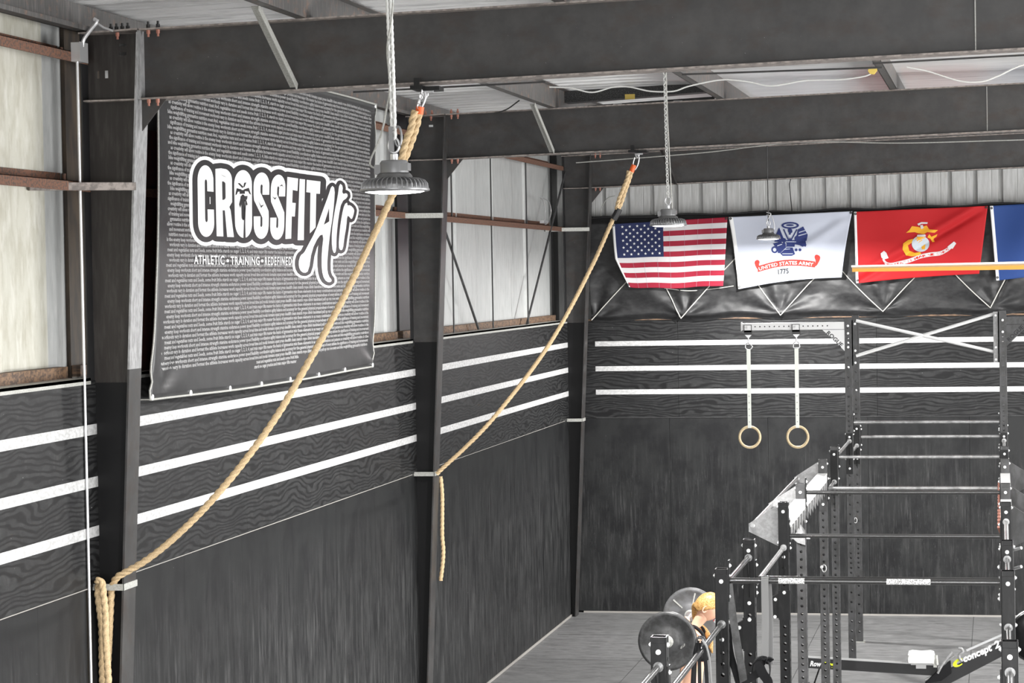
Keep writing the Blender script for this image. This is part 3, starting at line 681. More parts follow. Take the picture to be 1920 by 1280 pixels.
# ------------------------------------------------------------------ high-bay lamps
def make_lamp(loc):
    r = empty('high_bay_lamp', loc); x, y, z = loc
    n = 40; m = MB()                                  # finned heat sink
    m.lathe(loc, [(0,.055),(.062,.055),(.070,.045),(.078,.028),(.12,.020),(.125,.004),(.118,-.012)], 40)
    m.build('heat_sink', 'lamp_body', r)
    f = MB()
    for i in range(n):
        t = 2*PI*i/n; c, s_ = math.cos(t), math.sin(t); w_ = .0022
        def P(rr, zz, k): return (x+rr*c-k*s_*w_, y+rr*s_+k*c*w_, z+zz)
        prof = [(.075,.036),(.100,.034),(.122,.026),(.134,.012),(.137,-.010),(.118,-.014),(.085,.0)]
        a = [P(rr,zz,-1) for rr,zz in prof]; b = [P(rr,zz,1) for rr,zz in prof]; k = len(prof)
        f.add(a+b, [tuple(range(k)), tuple(reversed(range(k,2*k)))] + [(j,k+j,k+(j+1)%k,(j+1)%k) for j in range(k)])
    f.build('cooling_fins', 'lamp_metal', r)
    MB().lathe(loc, [(.139,-.008),(.141,-.016),(.134,-.020),(.118,-.020)], 40).build('rim', 'lamp_metal', r)
    MB().lathe((x,y,z-.019), [(0,-.010),(.06,-.009),(.105,-.005),(.128,.002),(.13,.004)], 40).build('lens', 'lamp_lens', r)
    MB().lathe(loc, [(.058,.05),(.058,.095),(.050,.105),(.0,.105)], 24).box((x-.075,y-.03,z+.05),(x-.02,y+.03,z+.088)).box((x+.035,y-.045,z+.062),(x+.066,y+.01,z+.092)).build('driver_housing', 'lamp_metal', r)
    MB().cyl((x,y,z+.10),(x,y,z+.13),.016,12).tube([(x+.022*math.sin(t),y,z+.165-.03*math.cos(t)) for t in [i*PI/8 for i in range(16)]], .005, 8, closed=True).build('hook', 'galv', r)
    return r
def chainlinks(mb, a, b, L=.036, r=.0042):
    a, b = Vector(a), Vector(b); d = (b-a); n = int(d.length/(L*.74)); u = d.normalized(); s = u.orthogonal().normalized(); t_ = u.cross(s)
    for i in range(n):
        c = a + d*((i+.5)/n); w_ = s if i % 2 else t_
        mb.tube([c + u*(L/2*math.cos(t)) + w_*(.010*math.sin(t)) for t in [k*PI/4 for k in range(8)]], r, 5, closed=True)
lampspec = [((740, 350), -20.2, 'lit round high-bay lamp nearest the camera, hanging in front of the rope'),
            ((1253, 418), -11.7, 'lit round high-bay lamp hanging in front of the striped flag'),
            ((1441, 445), -1.8, 'small lit high-bay lamp hanging before the white flag')]
L0 = None
for i, ((u, v), y, lb) in enumerate(lampspec):
    p = at(u, v, 'y', y)
    if L0 is None: L0 = make_lamp(p); L = L0
    else:
        L = copy_tree(L0) if True else None
        for ch in [c for c in L.children if c.name.startswith(('cable', 'chain', 'cord'))]: bpy.data.objects.remove(ch)
        L.location = p
    tag(L, lb, 'lamp', 'high-bay lamps')
    if i: L.scale = (1, 1, 1)
    light('high_bay_light', 'AREA', (p.x, p.y, p.z-.045), (p.x, p.y, 0), 400, (1,.99,.97), shape='DISK', size=.24)
# suspension of each lamp (added after copying so each has its own length)
LL = [o for o in C.objects if o.type == 'EMPTY' and o.get('category') == 'lamp']
for i, o in enumerate(LL):
    x, y, z = o.location; zt = roofz(x)
    if i == 0:
        mb = MB(); pts = [(x, y, z+.19), (x-.004, y, z+.5), (x-.01, y, z+.8), (x-.008, y, zt)]
        for k_ in range(2): mb.tube([Vector(p)+Vector((.007*math.cos(k_*PI), 0, 0)) for p in pts], .0075, 10, lobes=2, pitch=.05, depth=.4, step=.008)
        chainlinks(mb, (x, y, z+.19), (x-.006, y, z+.62)); mb.build('suspension_cord', 'cord_white', o)
        c = MB(); c.tube(spline([(x-.07,y,z+.07),(x-.10,y,z+.10),(x-.055,y,z+.20),(x-.03,y-.0,z+.30),(x-.012,y,z+.40),(x-.02,y,z+.55),(x+.005,y-.02,z+.66),(x+.012,y-.02,z+.78),(x-.006,y-.01,z+.95),(x-.01,y,zt)]), .0042, 8); c.build('power_cable', 'galv_dull', o)
        MB().box((x-.018,y-.012,z+.14),(x-.002,y+.012,z+.24)).tube([(x+.018+.014*math.sin(t),y,z+.20-.04*math.cos(t)) for t in [i_*PI/8 for i_ in range(16)]], .005, 8, closed=True).build('snap_hook', 'lamp_metal', o)
    elif i == 1:
        mb = MB(); chainlinks(mb, (x,y,z+.19), (x-.012,y,topz(x)+.0), .030, .0036); mb.build('chain', 'cord_white', o)
        MB().tube(spline([(x+.03,y,z+.10),(x+.028,y,z+.2),(x+.018,y,z+.45),(x+.006,y,z+.8),(x+.0,y,topz(x)+.02)]), .0048, 8).build('power_cable', 'galv_dull', o)
    else:
        MB().tube(spline([(x,y,z+.19),(x,y,z+.27),(x+.005,y,z+.36),(x,y,z+.5),(x-.003,y,zt)]), .006, 8).build('suspension_cord', 'rack_grey', o)
        MB().tube(spline([(x-.02,y,z+.26),(x+.02,y,z+.25),(x+.05,y,z+.22),(x+.07,y,z+.12),(x+.055,y,z+.07)]), .005, 8).tube(spline([(x-.02,y,z+.29),(x+.03,y,z+.27),(x-.01,y,z+.2),(x,y,z+.15)]), .006, 8).build('power_cable', 'galv', o)

# ------------------------------------------------------------------ black tarp with zig-zag cord on the far wall
def tz(x, z):
    p = Vector((x*1.6, 0, z*2.2)); a = noise.fractal(p, 1, 2, 4)*.05
    b = .03*math.sin(9*(z-4.0) + 3*noise.noise(Vector((x*.9, 3, 0)))) * math.exp(-((z-3.9)/.35)**2)
    f = 0
    for cx_, cz in ((.32,3.67),(1.45,3.70),(2.62,3.72),(3.87,3.74),(5.2,3.76),):
        r = math.hypot(x-cx_, z-cz)
        if r < .8: f += .03*math.sin(8*math.atan2(z-cz, x-cx_+1e-6))*(1-r/.8)*min(1, r*6)
    return -(.085 + abs(a)*.6 + b*.7 + f*.8)
m = MB(); m.smooth = True; NX, NZ = 300, 90; X0, X1 = .27, 8.4
def tb(x): return 3.662 + .004*x - .03*math.sin(x*2.7+.5)**2 + .006*math.sin(x*7)
vs = []
for j in range(NZ+1):
    for i in range(NX+1):
        x = X0+(X1-X0)*i/NX; z0 = tb(x); z = z0 + (4.925+.012*x-z0)*j/NZ
        k = min(1, j/5, (NZ-j)/6+.2); vs.append((x, min(-.02, tz(x, z)*k - .01), z))
m.add(vs, [(j*(NX+1)+i, j*(NX+1)+i+1, (j+1)*(NX+1)+i+1, (j+1)*(NX+1)+i) for j in range(NZ) for i in range(NX)])
tp = empty('black_tarp', (0, -.1, 4.3), 'wrinkled black plastic tarp pinned across the far wall behind the flags', 'tarp')
m.build('sheet', 'tarp', tp)
def tpt(u, v): p = at(u, v, 'y', -.15); return Vector((p.x, tz(p.x, p.z)-.025, p.z))
zz = [(1108,600),(1172,532),(1222,480),(1216,538),(1276,597),(1335,535),(1384,478),(1403,541),(1463,591),(1530,518),(1565,470),(1578,515),(1655,584),(1728,512),(1760,470),(1786,512),(1857,577),(1885,525),(1905,480)]
zz = [(1108,600),(1222,480),(1276,597),(1384,478),(1463,591),(1560,487),(1655,584),(1757,478),(1857,577),(1910,478)]
cpts = []
for i in range(len(zz)-1):
    for k in range(24):
        t = k/24; cpts.append(tpt(zz[i][0]+(zz[i+1][0]-zz[i][0])*t, zz[i][1]+(zz[i+1][1]-zz[i][1])*t + (3*math.sin(PI*t) if i % 2 else -2*math.sin(PI*t))))
# the cord passes V-shaped from hook to hook: split where a flag hangs over it
tag(MB().tube(cpts, .007, 6).build('zigzag_cord', 'string', tp), 'pale cord laced over the tarp in a zigzag')
MB().tube(spline([tpt(1245,540), tpt(1290,545), tpt(1340,541), tpt(1375,536)]), .006, 6).build('loose_cord', 'string', tp)
tr = MB(); tr.tube([(X0+.02+(X1-X0)*i/60, -.11, 4.925+.012*(X0+(X1-X0)*i/60)+.012*math.sin(i*.9)) for i in range(61)], .014, 8)
tr.build('top_rope', 'steel_black', tp)

# ------------------------------------------------------------------ flags
FLY = -.22
def quad(TL, TR, BR, BL, s, t, sag=0, bow=0):
    a = (TL[0]+(TR[0]-TL[0])*s, TL[1]+(TR[1]-TL[1])*s); b = (BL[0]+(BR[0]-BL[0])*s, BL[1]+(BR[1]-BL[1])*s)
    return (a[0]+(b[0]-a[0])*t + bow*math.sin(PI*s)*0, a[1]+(b[1]-a[1])*t + sag*math.sin(PI*s)*t)
def flagsurf(fold):
    def f(u, v, d=0):
        p = at(u, v, 'y', FLY); return Vector((p.x, FLY + fold(u, v) - d, p.z))
    return f
def flaggrid(S, q, ns, nt, matof, names, parent, nm='cloth'):
    m = MB(); m.smooth = True; vs = [S(*q(i/ns, j/nt)) for j in range(nt+1) for i in range(ns+1)]; m.v = [tuple(v) for v in vs]
    for j in range(nt):
        for i in range(ns):
            m.f.append((j*(ns+1)+i, j*(ns+1)+i+1, (j+1)*(ns+1)+i+1, (j+1)*(ns+1)+i)); m.m.append(matof((i+.5)/ns, (j+.5)/nt)); m.sm.append(True)
    o = m.build(nm, names, parent, fixn=False)
    md = o.modifiers.new('s', 'SOLIDIFY'); md.thickness = .003; md.offset = 1
    return o
def decal(S, polys, mt, nm, parent, d=.006, xf=lambda p: p, rnd=0, each=False):
    if each:
        for q in polys: decal(S, [q], mt, nm, parent, d, xf, rnd)
        return
    mb = MB()
    for q in polys:
        if isinstance(q[0][0], (int, float)): q = [q]
        if rnd: q = [smoothpoly(s_, rnd) for s_ in q]
        vs, fs = shape2d(q)
        vs, fs = subdivide([(*xf((v[0], v[1])), 0) for v in vs], fs, 7)
        mb.add([S(v[0], v[1], d) for v in vs], fs)
    return mb.build(nm, mt, parent, fixn=False)
def textdecal(S, txt, base, hh, mt, nm, parent, d=.007, bold=3, rot=None, width=None, shear=0):
    """base(t) -> (u, v) along the baseline, t in 0..1"""
    vs, fs = text2d(txt, 100, 1000, bold, 2, shear); hm = max(v[1] for v in vs); out = []
    for v in vs:
        t = v[0]/1000; b = base(t); b2 = base(min(1, t+.02)); b1 = base(max(0, t-.02)); dx, dy = b2[0]-b1[0], b2[1]-b1[1]; l = math.hypot(dx, dy)
        h = v[1]/hm*hh; out.append(S(b[0]+dy/l*h, b[1]-dx/l*h, d))
    return MB().add(out, fs).build(nm, mt, parent, fixn=False)
def grommets(S, pts, parent):
    for p in pts: a = S(*p); MB().cyl(a, (a.x, -.13, a.z), .003, 6).build('corner_tie', 'string', parent)
    for p in pts:
        c = S(*p, .006); MB().lathe(c, [(.006,0),(.006,-.004),(.013,-.004),(.015,0)], 14, 'y').build('grommet', 'bolt_dark', parent)
# stars and stripes
f1 = empty('stars_and_stripes_flag', (at(1255,475,'y',FLY).x, FLY, 4.45), 'red white and blue striped flag with stars pinned to the black tarp', 'flag', 'flags along the far wall')
fold = lambda u, v: .012*math.sin((u-1150)/17.+v/90) + .010*math.sin(v/21+u/60) + .02*math.sin((u+v)/55)
S = flagsurf(fold)
def q1(s, t):
    p = quad((1148,420),(1364,407),(1356,536),(1156,538), s, t); c = (1-s)**6*max(0, t-.55)*38; 
    return (p[0]+c+ (1-s)*8*math.sin(PI*t)*0 + (1-s)**2*t*t*6, p[1] + 3*math.sin(PI*(s*1.1))*t*t + (1-s)**5*t*0 + .8*math.sin(s*14)*t)
flaggrid(S, q1, 90, 78, lambda s, t: (3 if s < .022 else (1 if (s < .44 and t < 7/13) else (0 if int(t*13) % 2 == 0 else 2))), ['flag_red','flag_navy','flag_cream','white_print'], f1)
stars = MB()
for r_ in range(9):
    n = 6 if r_ % 2 == 0 else 5
    for k in range(n):
        s = .055 + (.44-.055)*( (k+.5)/6 if n == 6 else (k+1)/6 ); t = (7/13)*(r_+1)/10
        star = []
        for a in range(10):
            rr = .0135 if a % 2 == 0 else .0055; an = -PI/2 + a*PI/5
            star.append(S(*q1(s + rr*math.cos(an), t + rr*1.75*math.sin(an)), .006))
        c = S(*q1(s, t), .006); stars.add([c]+star, [(0, i+1, (i+1)%10+1) for i in range(10)])
stars.build('stars', 'white_print', f1, fixn=False)
cr_ = MB()
for s in (.155,.26,.385,.5,.63,.745,.87):
    cr_.tube([S(*q1(s, t/20), .003) for t in range(0 if s > .44 else 11, 21)], .0009, 4)
cr_.build('fold_creases', 'flag_white', f1)
grommets(S, [q1(.012,.02), q1(.012,.96), q1(.99,.02)], f1)
# white army flag
def zx(x, y): return (1080+x/4, 300+y/4)
def zy(x, y): return (1440+x/4, 300+y/4)
f2 = empty('white_army_flag', (at(1480,470,'y',FLY).x, FLY, 4.45), 'white flag with navy emblem and red scroll pinned to the black tarp', 'flag', 'flags along the far wall')
fold = lambda u, v: .010*math.sin((u-1370)/23.) + .028*math.exp(-((( (u-1598)*.72+(v-396)*.9)/14)**2))*min(1, math.hypot(u-1598, v-396)/30)*-1 + .022*math.exp(-((((u-1598)*.55+(v-396)*1.0)/10)**2)) + .014*math.sin((u*.6+v)/24)
S2 = flagsurf(fold)
def q2(s, t):
    p = quad((1366,407),(1598,396),(1578,520),(1384,542), s, t); return (p[0]+4*math.sin(PI*t)*(1-2*s)*.5, p[1]-5*math.sin(PI*s)*t*t)
flaggrid(S2, q2, 90, 50, lambda s, t: 1 if s < .028 else 0, ['flag_white','white_print'], f2)
grommets(S2, [q2(.014,.02), q2(.014,.97), q2(.99,.02)], f2)
P = lambda L: [zx(*p) for p in L]
def ring(cx, cy, rx, ry, n=20): return [(cx+rx*math.cos(2*PI*i/n), cy+ry*math.sin(2*PI*i/n)) for i in range(n)]
blue = [[P(ring(1608,490,66,26)), P(ring(1608,490,50,14))], P(ring(1606,488,30,7)),
        P([(1525,505),(1500,560),(1560,590),(1575,640),(1530,690),(1560,600)]), P([(1500,560),(1575,590),(1580,615),(1490,612)]),
        P([(1590,520),(1605,512),(1622,520),(1625,540),(1610,552),(1594,540)]), P([(1600,545),(1612,545),(1614,605),(1598,605)]),
        P([(1555,520),(1563,516),(1600,600),(1592,604)]), P([(1655,518),(1662,522),(1618,604),(1610,600)]),
        P([(1665,520),(1705,498),(1738,560),(1730,605),(1690,612),(1655,575)]), P([(1640,580),(1660,560),(1720,600),(1730,640),(1700,650),(1640,620)]),
        P([(1570,600),(1655,600),(1640,640),(1585,640)]), P([(1578,632),(1640,632),(1640,650),(1578,650)]),
        P([(1582,655),(1625,655),(1645,705),(1620,718),(1550,718),(1532,700)]), P([(1560,640),(1580,650),(1530,700),(1515,690)]),
        P([(1480,625),(1540,610),(1560,640),(1500,660)]), [P(ring(1490,672,24,26)), P(ring(1490,672,13,14))], P([(1505,655),(1550,640),(1560,670),(1515,700)]),
        P(ring(1652,673,11,11)), P(ring(1681,673,11,11)), P([(1640,612),(1700,620),(1728,630),(1725,650),(1690,640),(1645,632)])]
decal(S2, blue, 'emblem_blue', 'emblem', f2, .006)
decal(S2, [P([(1560,668),(1606,664),(1606,668),(1560,672)]), P([(1575,610),(1650,610),(1650,615),(1575,615)]), P([(1672,540),(1720,525),(1722,530),(1674,546)]), P([(1668,565),(1728,548),(1730,553),(1670,571)]), P([(1548,700),(1628,700),(1628,705),(1548,705)]), P([(1510,640),(1545,628),(1548,633),(1512,646)]), P([(1590,560),(1620,560),(1606,590)])]
      , 'flag_white', 'emblem_highlight', f2, .0075, each=True)
sc1 = [(1365,800)] + [(1365+(1790-1365)*i/24, 812 - 62*math.sin(PI*min(1, i/24*1.02))**1.0 + (-20)*(i/24)) for i in range(25)]
def scu(t): x = 1362+(1792-1362)*t; return (x, 795 - 35*t - 30*math.sin(PI*t))
top = [scu(i/20) for i in range(21)]; body = [(x, y+46) for x, y in reversed(top)]
decal(S2, [P(top+body)], 'ribbon_red', 'red_scroll', f2, .006)
decal(S2, [P([(1378,838),(1345,800),(1336,760),(1362,745),(1378,760),(1370,790),(1385,812)]), P([(1780,790),(1800,760),(1785,725),(1800,705),(1832,720),(1828,750),(1800,800)])], 'ribbon_red', 'scroll_end', f2, .0055, rnd=1, each=True)
textdecal(S2, 'UNITED STATES ARMY', lambda t: zx(*(lambda p: (p[0], p[1]+37))(scu(.03+.935*t))), 25/4, 'white_print', 'scroll_lettering', f2, .0085, .5)
textdecal(S2, '1775', lambda t: zx(1518+80*t, 856-8*t), 37/4, 'print_black', 'year_lettering', f2, .009, 3)
# scarlet flag
f3 = empty('scarlet_flag', (at(1725,455,'y',FLY).x, FLY, 4.45), 'scarlet flag with gold eagle and globe emblem pinned to the black tarp', 'flag', 'flags along the far wall')
def dl(u, v): # signed distance from crease line running from top right corner to lower left
    return ((u-1851)*.50 + (v-387)*.866)
fold = lambda u, v: .007*math.sin((u-1600)/20.) + .035*math.exp(-((dl(u,v)-2)/6)**2)*min(1, math.hypot(u-1851, v-387)/40) - .02*math.exp(-((dl(u,v)+12)/7)**2) + .01*math.sin((u*.5+v)/18)
S3 = flagsurf(fold)
def q3(s, t): p = quad((1601,397),(1852,386),(1836,513),(1605,531), s, t); return (p[0], p[1]-2*math.sin(PI*s)*t)
flaggrid(S3, q3, 100, 56, lambda s, t: 1 if s < .025 else 0, ['flag_scarlet','white_print'], f3)
grommets(S3, [q3(.012,.03), q3(.012,.96), q3(.99,.02)], f3)
P = lambda L: [zy(*p) for p in L]
decal(S3, [P([(1140,505),(1190,490),(1210,520),(1275,525),(1250,545),(1195,540),(1170,555),(1130,550),(1100,540),(1035,545),(1060,525),(1080,495),(1120,500)]),
           P([(1090,590),(1050,600),(1015,625),(1010,670),(1035,715),(1080,722),(1120,715),(1142,690),(1100,695),(1060,680),(1050,640),(1085,615)]),
           P([(1195,580),(1210,555),(1225,575),(1270,555),(1262,575),(1240,590),(1250,612),(1232,615),(1218,590)]), P([(1110,715),(1140,690),(1150,700),(1120,722)])], 'emblem_gold', 'gold_eagle_and_anchor', f3, .006)
decal(S3, [P(ring(1145,628,66,60,28))], 'emblem_grey', 'globe', f3, .0075)
decal(S3, [P([(1105,590),(1140,580),(1160,600),(1130,620)]), P([(1150,650),(1180,630),(1178,670),(1155,670)]), P([(1115,575),(1175,575),(1175,590),(1118,590)])], 'emblem_gold', 'globe_continent', f3, .0088, each=True)
decal(S3, [P([(1140,490),(1160,485),(1168,510),(1150,518)]), P([(1120,478),(1150,465),(1198,466),(1195,478),(1150,478),(1130,492)]), P([(1120,560),(1180,558),(1185,572),(1118,575)])], 'flag_cream', 'eagle_marking', f3, .0085, each=True)
def scm(t): x = 875+(1375-875)*t; return (x, 745 + 45*math.sin(PI*min(1,t*2.2)) * (1 if t < .45 else 0) - 100*max(0, t-.2) - 60*max(0, t-.7)*1.2)
scp = [(860,735),(885,775),(920,787),(980,775),(1060,755),(1140,725),(1220,708),(1290,700),(1350,670),(1385,640)]
top = [(v.x, v.y) for v in spline([(a, b-16, 0) for a, b in scp], 4)]; bot = [(v.x, v.y) for v in spline([(a, b+14, 0) for a, b in scp], 4)]
decal(S3, [P(top + bot[::-1])], 'flag_cream', 'white_scroll', f3, .006)
decal(S3, [P([(845,700),(870,680),(888,695),(905,735),(870,745),(850,730)]), P([(1345,650),(1395,610),(1412,625),(1385,665),(1360,660)])], 'flag_cream', 'scroll_end', f3, .0065, each=True)
mid = spline([(a, b+9, 0) for a, b in scp], 8)
textdecal(S3, 'UNITED STATES MARINE CORPS', lambda t: zy(*(lambda p: (p.x, p.y))(mid[min(len(mid)-1, int((.06+.86*t)*(len(mid)-1)))])), 17/4, 'ribbon_red', 'scroll_lettering', f3, .008, .5)
# blue flag at the edge of view
f4 = empty('blue_flag', (at(1960,450,'y',FLY).x, FLY, 4.45), 'plain royal blue flag with a white hoist beyond the scarlet one', 'flag', 'flags along the far wall')
fold = lambda u, v: .014*math.sin((u-1850)/16.+v/70) + .012*math.sin((u+v)/30)
S4 = flagsurf(fold)
q4 = lambda s, t: quad((1856,386),(2100,372),(2096,500),(1868,526), s, t)
flaggrid(S4, q4, 80, 40, lambda s, t: 1 if s < .025 else 0, ['flag_blue','white_print'], f4)
grommets(S4, [q4(.012,.03), q4(.012,.96)], f4)
# ring cable hanging on the back cladding & cable coil on girt
tag(MB().tube(spline([at(*p,'y',-.02) for p in ((1153,367),(1140,371),(1130,385),(1126,400),(1130,410),(1140,413),(1146,411))]), .005, 6).build('cable_loop', 'galv_dull'), 'thin grey cable loop over the pale cladding by the corner', 'cable')
tag(MB().tube(spline([at(*p,'x',-.02) for p in ((1012,370),(1018,375),(1022,395),(1021,418),(1026,418),(1033,400),(1030,380),(1018,370))]), .006, 6).box(at(1012,413,'x',-.0), at(1028,419,'x',.05)).build('cable_loop', 'galv'), 'grey cable loop standing on the rusty girt near the corner', 'cable')
tag(MB().tube([at(1484,331,'y',.12), at(1480,345,'y',.10), at(1485,397,'y',.12)], .006, 6).build('hanging_wire', 'bolt_dark'), 'short black wire hanging down the pale ribbed cladding', 'wire')
# ------------------------------------------------------------------ cables and equipment near the roof
def cab(pts, ax, val, r, m_, nm, lb, cat='cable'):
    tag(MB().tube(spline([at(*p, ax, val) for p in pts]), r, 6).build(nm, m_), lb, cat)
cab([(1030,163),(1070,165),(1110,173),(1150,163),(1180,163),(1220,171),(1262,171),(1290,162),(1335,152),(1362,149)], 'y', -11.0, .006, 'cord_white', 'sagging_cable', 'thin white cable sagging in waves between the first two open roof purlins')
cab([(1362,149),(1400,153),(1440,161),(1470,158),(1510,151),(1575,149),(1620,143),(1638,135)], 'y', -11.0, .006, 'cord_white', 'sagging_cable', 'thin white cable sagging toward the yellow clip on the roof purlin')
cab([(1700,126),(1740,134),(1800,152),(1840,153),(1870,143),(1925,120),(2010,112),(2030,108)], 'y', -11.0, .006, 'cord_white', 'sagging_cable', 'thin white cable in one deep sag beyond the yellow clip')
cab([(925,213),(950,205),(974,188)], 'y', -8.6, .006, 'bolt_dark', 'sagging_cable', 'short black cable rising over the second beam')
cab([(1080,305),(1160,299),(1250,292),(1340,284),(1420,274),(1480,268),(1560,266),(1700,268),(1920,262)], 'y', -4.0, .006, 'galv_dull', 'slack_wire', 'long slack wire running below the second beam', 'wire')
for (u0,v0,u1,v1,yy,lb) in ((675,172,1010,154,-12.6,'thin dark bracing rod under the roof behind the near rope'), (1292,139,1640,127,-12.6,'thin dark bracing rod under the roof before the yellow clip'), (1650,118,1925,103,-12.6,'thin dark bracing rod under the roof beyond the yellow clip')):
    a, b = at(u0,v0,'y',yy), at(u1,v1,'y',yy); tag(MB().cyl(a-(b-a).normalized()*.05, b+(b-a).normalized()*.05, .007).build('bracing_rod', 'steel_dark'), lb, 'rod', 'roof bracing rods')
hb = empty('equipment_housing', (2.0, -7.9, 5.75), 'long black speckled housing with a yellow label above the second beam', 'housing')
a, b = at(1062,194,'y',-7.7), at(1342,170,'y',-7.7)
MB().hexa([(a.x,-7.8,a.z),(b.x,-7.8,b.z-.01),(b.x,-7.6,b.z-.01),(a.x,-7.6,a.z),(a.x,-7.8,a.z+.10),(b.x,-7.8,b.z+.07),(b.x,-7.6,b.z+.07),(a.x,-7.6,a.z+.10)]).build('body', 'heater_black', hb)
c_, d_ = at(1102,203,'y',-7.82), at(1340,186,'y',-7.82)
MB().beam(c_, d_, .01, .05).build('lower_rail', 'rack_grey', hb)
e_ = at(1181,181,'y',-7.83); MB().box((e_.x-.045,-7.835,e_.z-.025),(e_.x+.045,-7.825,e_.z+.022)).build('yellow_label', 'sticker_yellow', hb)
for u, v in ((1158,197),(1271,191)):
    e_ = at(u,v,'y',-7.86); MB().box((e_.x-.04,-7.865,e_.z-.012),(e_.x+.04,-7.855,e_.z+.012)).build('white_label', 'white_paint', hb)
p = at(1636, 132, 'y', -11.2); tag(MB().prism([(p.x-.03,p.y,p.z+.02),(p.x+.03,p.y,p.z+.025),(p.x+.035,p.y,p.z-.0),(p.x+.01,p.y,p.z-.03),(p.x-.02,p.y,p.z-.025),(p.x-.035,p.y,p.z-.005)], (0,.03,0)).build('cable_clip', 'sticker_yellow'), 'small yellow clip fixed beside a roof purlin', 'clip')

# ------------------------------------------------------------------ ceiling fan (one blade tip reaches into view)
fan = empty('ceiling_fan', (7.35, -12, 4.25), 'large ceiling fan whose yellow edged blade reaches in before the scarlet flag', 'fan')
MB().cyl((7.35,-12,4.2),(7.35,-12,4.42),.16,24).cyl((7.35,-12,4.42),(7.35,-12,roofz(7.35)),.03,12).build('hub', 'fan_silver', fan)
for k in range(6):
    an = PI + k*PI/3; c, s_ = math.cos(an), math.sin(an)
    def FP(r_, w_, z_): return (7.35+r_*c-w_*s_, -12+r_*s_+w_*c, z_)
    L_ = 3.14
    MB().add([FP(.15,-.07,4.245),FP(.15,.07,4.26),FP(L_,.05,4.250),FP(L_,-.05,4.238),FP(.15,-.07,4.262),FP(.15,.07,4.277),FP(L_,.05,4.262),FP(L_,-.05,4.250)],
             [(0,1,2,3),(7,6,5,4),(0,4,5,1),(1,5,6,2),(2,6,7,3),(3,7,4,0)]).build('blade', 'fan_silver', fan)
    MB().add([FP(.15,-.076,4.205),FP(.15,-.070,4.205),FP(L_,-.05,4.215),FP(L_,-.056,4.215),FP(.15,-.076,4.262),FP(.15,-.070,4.262),FP(L_,-.05,4.250),FP(L_,-.056,4.250)] if s_ > -.5 and c < 0 else
             [FP(.15,.070,4.205),FP(.15,.076,4.205),FP(L_,.056,4.215),FP(L_,.05,4.215),FP(.15,.070,4.262),FP(.15,.076,4.262),FP(L_,.056,4.250),FP(L_,.05,4.250)],
             [(0,1,2,3),(7,6,5,4),(0,4,5,1),(1,5,6,2),(2,6,7,3),(3,7,4,0)]).build('blade_flap', 'fan_yellow', fan)

# ------------------------------------------------------------------ upright rack
XL, XRr, HW = 3.65, 5.285, .038
PY = [-2.1, -3.45, -5.9, -7.45, -9.95, -11.53, -14.05, -15.6, -18.22]
rack = empty('pull_up_rig', (4.47, -10, 0), 'long black steel pull-up rig of drilled uprights standing across the rubber floor', 'rig')
def post(x, y, h, m_, nm='upright'):
    """square tube with drilled round holes on all four faces"""
    mb = MB(); hs = []; z = .12
    while z < h-.07:
        hs.append(z); z += .0535 if (.75 < z < 1.15) else .0635 if h < 3 else (.0535 if 2.1 < z < 2.75 or z > 3.35 else .105)
    bounds = [0] + [(hs[i]+hs[i+1])/2 for i in range(len(hs)-1)] + [h]
    r = .0125
    for fx, fy in ((0,-1),(1,0),(0,1),(-1,0)):
        def W(a, z_, dep=0):
            o = HW-dep; return (x + (fx*o if fx else a*(-fy)), y + (fy*o if fy else a*fx), z_)
        for i, zc in enumerate(hs):
            z0, z1 = bounds[i], bounds[i+1]
            sq = [(-HW,z0),(0,z0),(HW,z0),(HW,zc),(HW,z1),(0,z1),(-HW,z1),(-HW,zc)]
            cc = [(r*math.cos(math.radians(a)), zc+r*math.sin(math.radians(a))) for a in (225,270,315,0,45,90,135,180)]
            mb.add([W(*p) for p in sq] + [W(*p) for p in cc] + [W(*p, .012) for p in cc],
                   [(j,(j+1)%8,8+(j+1)%8,8+j) for j in range(8)] + [(8+j,8+(j+1)%8,16+(j+1)%8,16+j) for j in range(8)])
    mb.add([(x+a*HW,y+b*HW,0) for a,b in ((-1,-1),(1,-1),(1,1),(-1,1))], [(0,3,2,1)])
    for a,b in ((-1,-1),(1,-1),(1,1),(-1,1)): mb.cyl((x+a*(HW-.0045),y+b*(HW-.0045),0),(x+a*(HW-.0045),y+b*(HW-.0045),h),.0055,10,cap=False)
    i_ = HW-.005      # open top rim
    o4 = [(-1,-1),(1,-1),(1,1),(-1,1)]
    mb.add([(x+a*HW,y+b*HW,h) for a,b in o4]+[(x+a*i_,y+b*i_,h) for a,b in o4]+[(x+a*i_,y+b*i_,h-.05) for a,b in o4], [(j,(j+1)%4,4+(j+1)%4,4+j) for j in range(4)]+[(4+j,4+(j+1)%4,8+(j+1)%4,8+j) for j in range(4)]+[(8,9,10,11)])
    p = mb.build(nm, m_, rack, fixn=False)
    MB().box((x-.06,y-.06,0),(x+.06,y+.06,.008)).build('foot_plate', 'galv_dull', p)
    return p
BOLT = None
def rbolt(parent, x, y, z, n):
    """domed bolt head facing direction n"""
    n = Vector(n); a = Vector((x,y,z)); mb = MB(); mb.cyl(a, a+n*.005, .0125, 12).cyl(a+n*.005, a+n*.012, .009, 12, .005)
    return mb.build('bolt', 'bolt_zinc', parent)
posts = {}
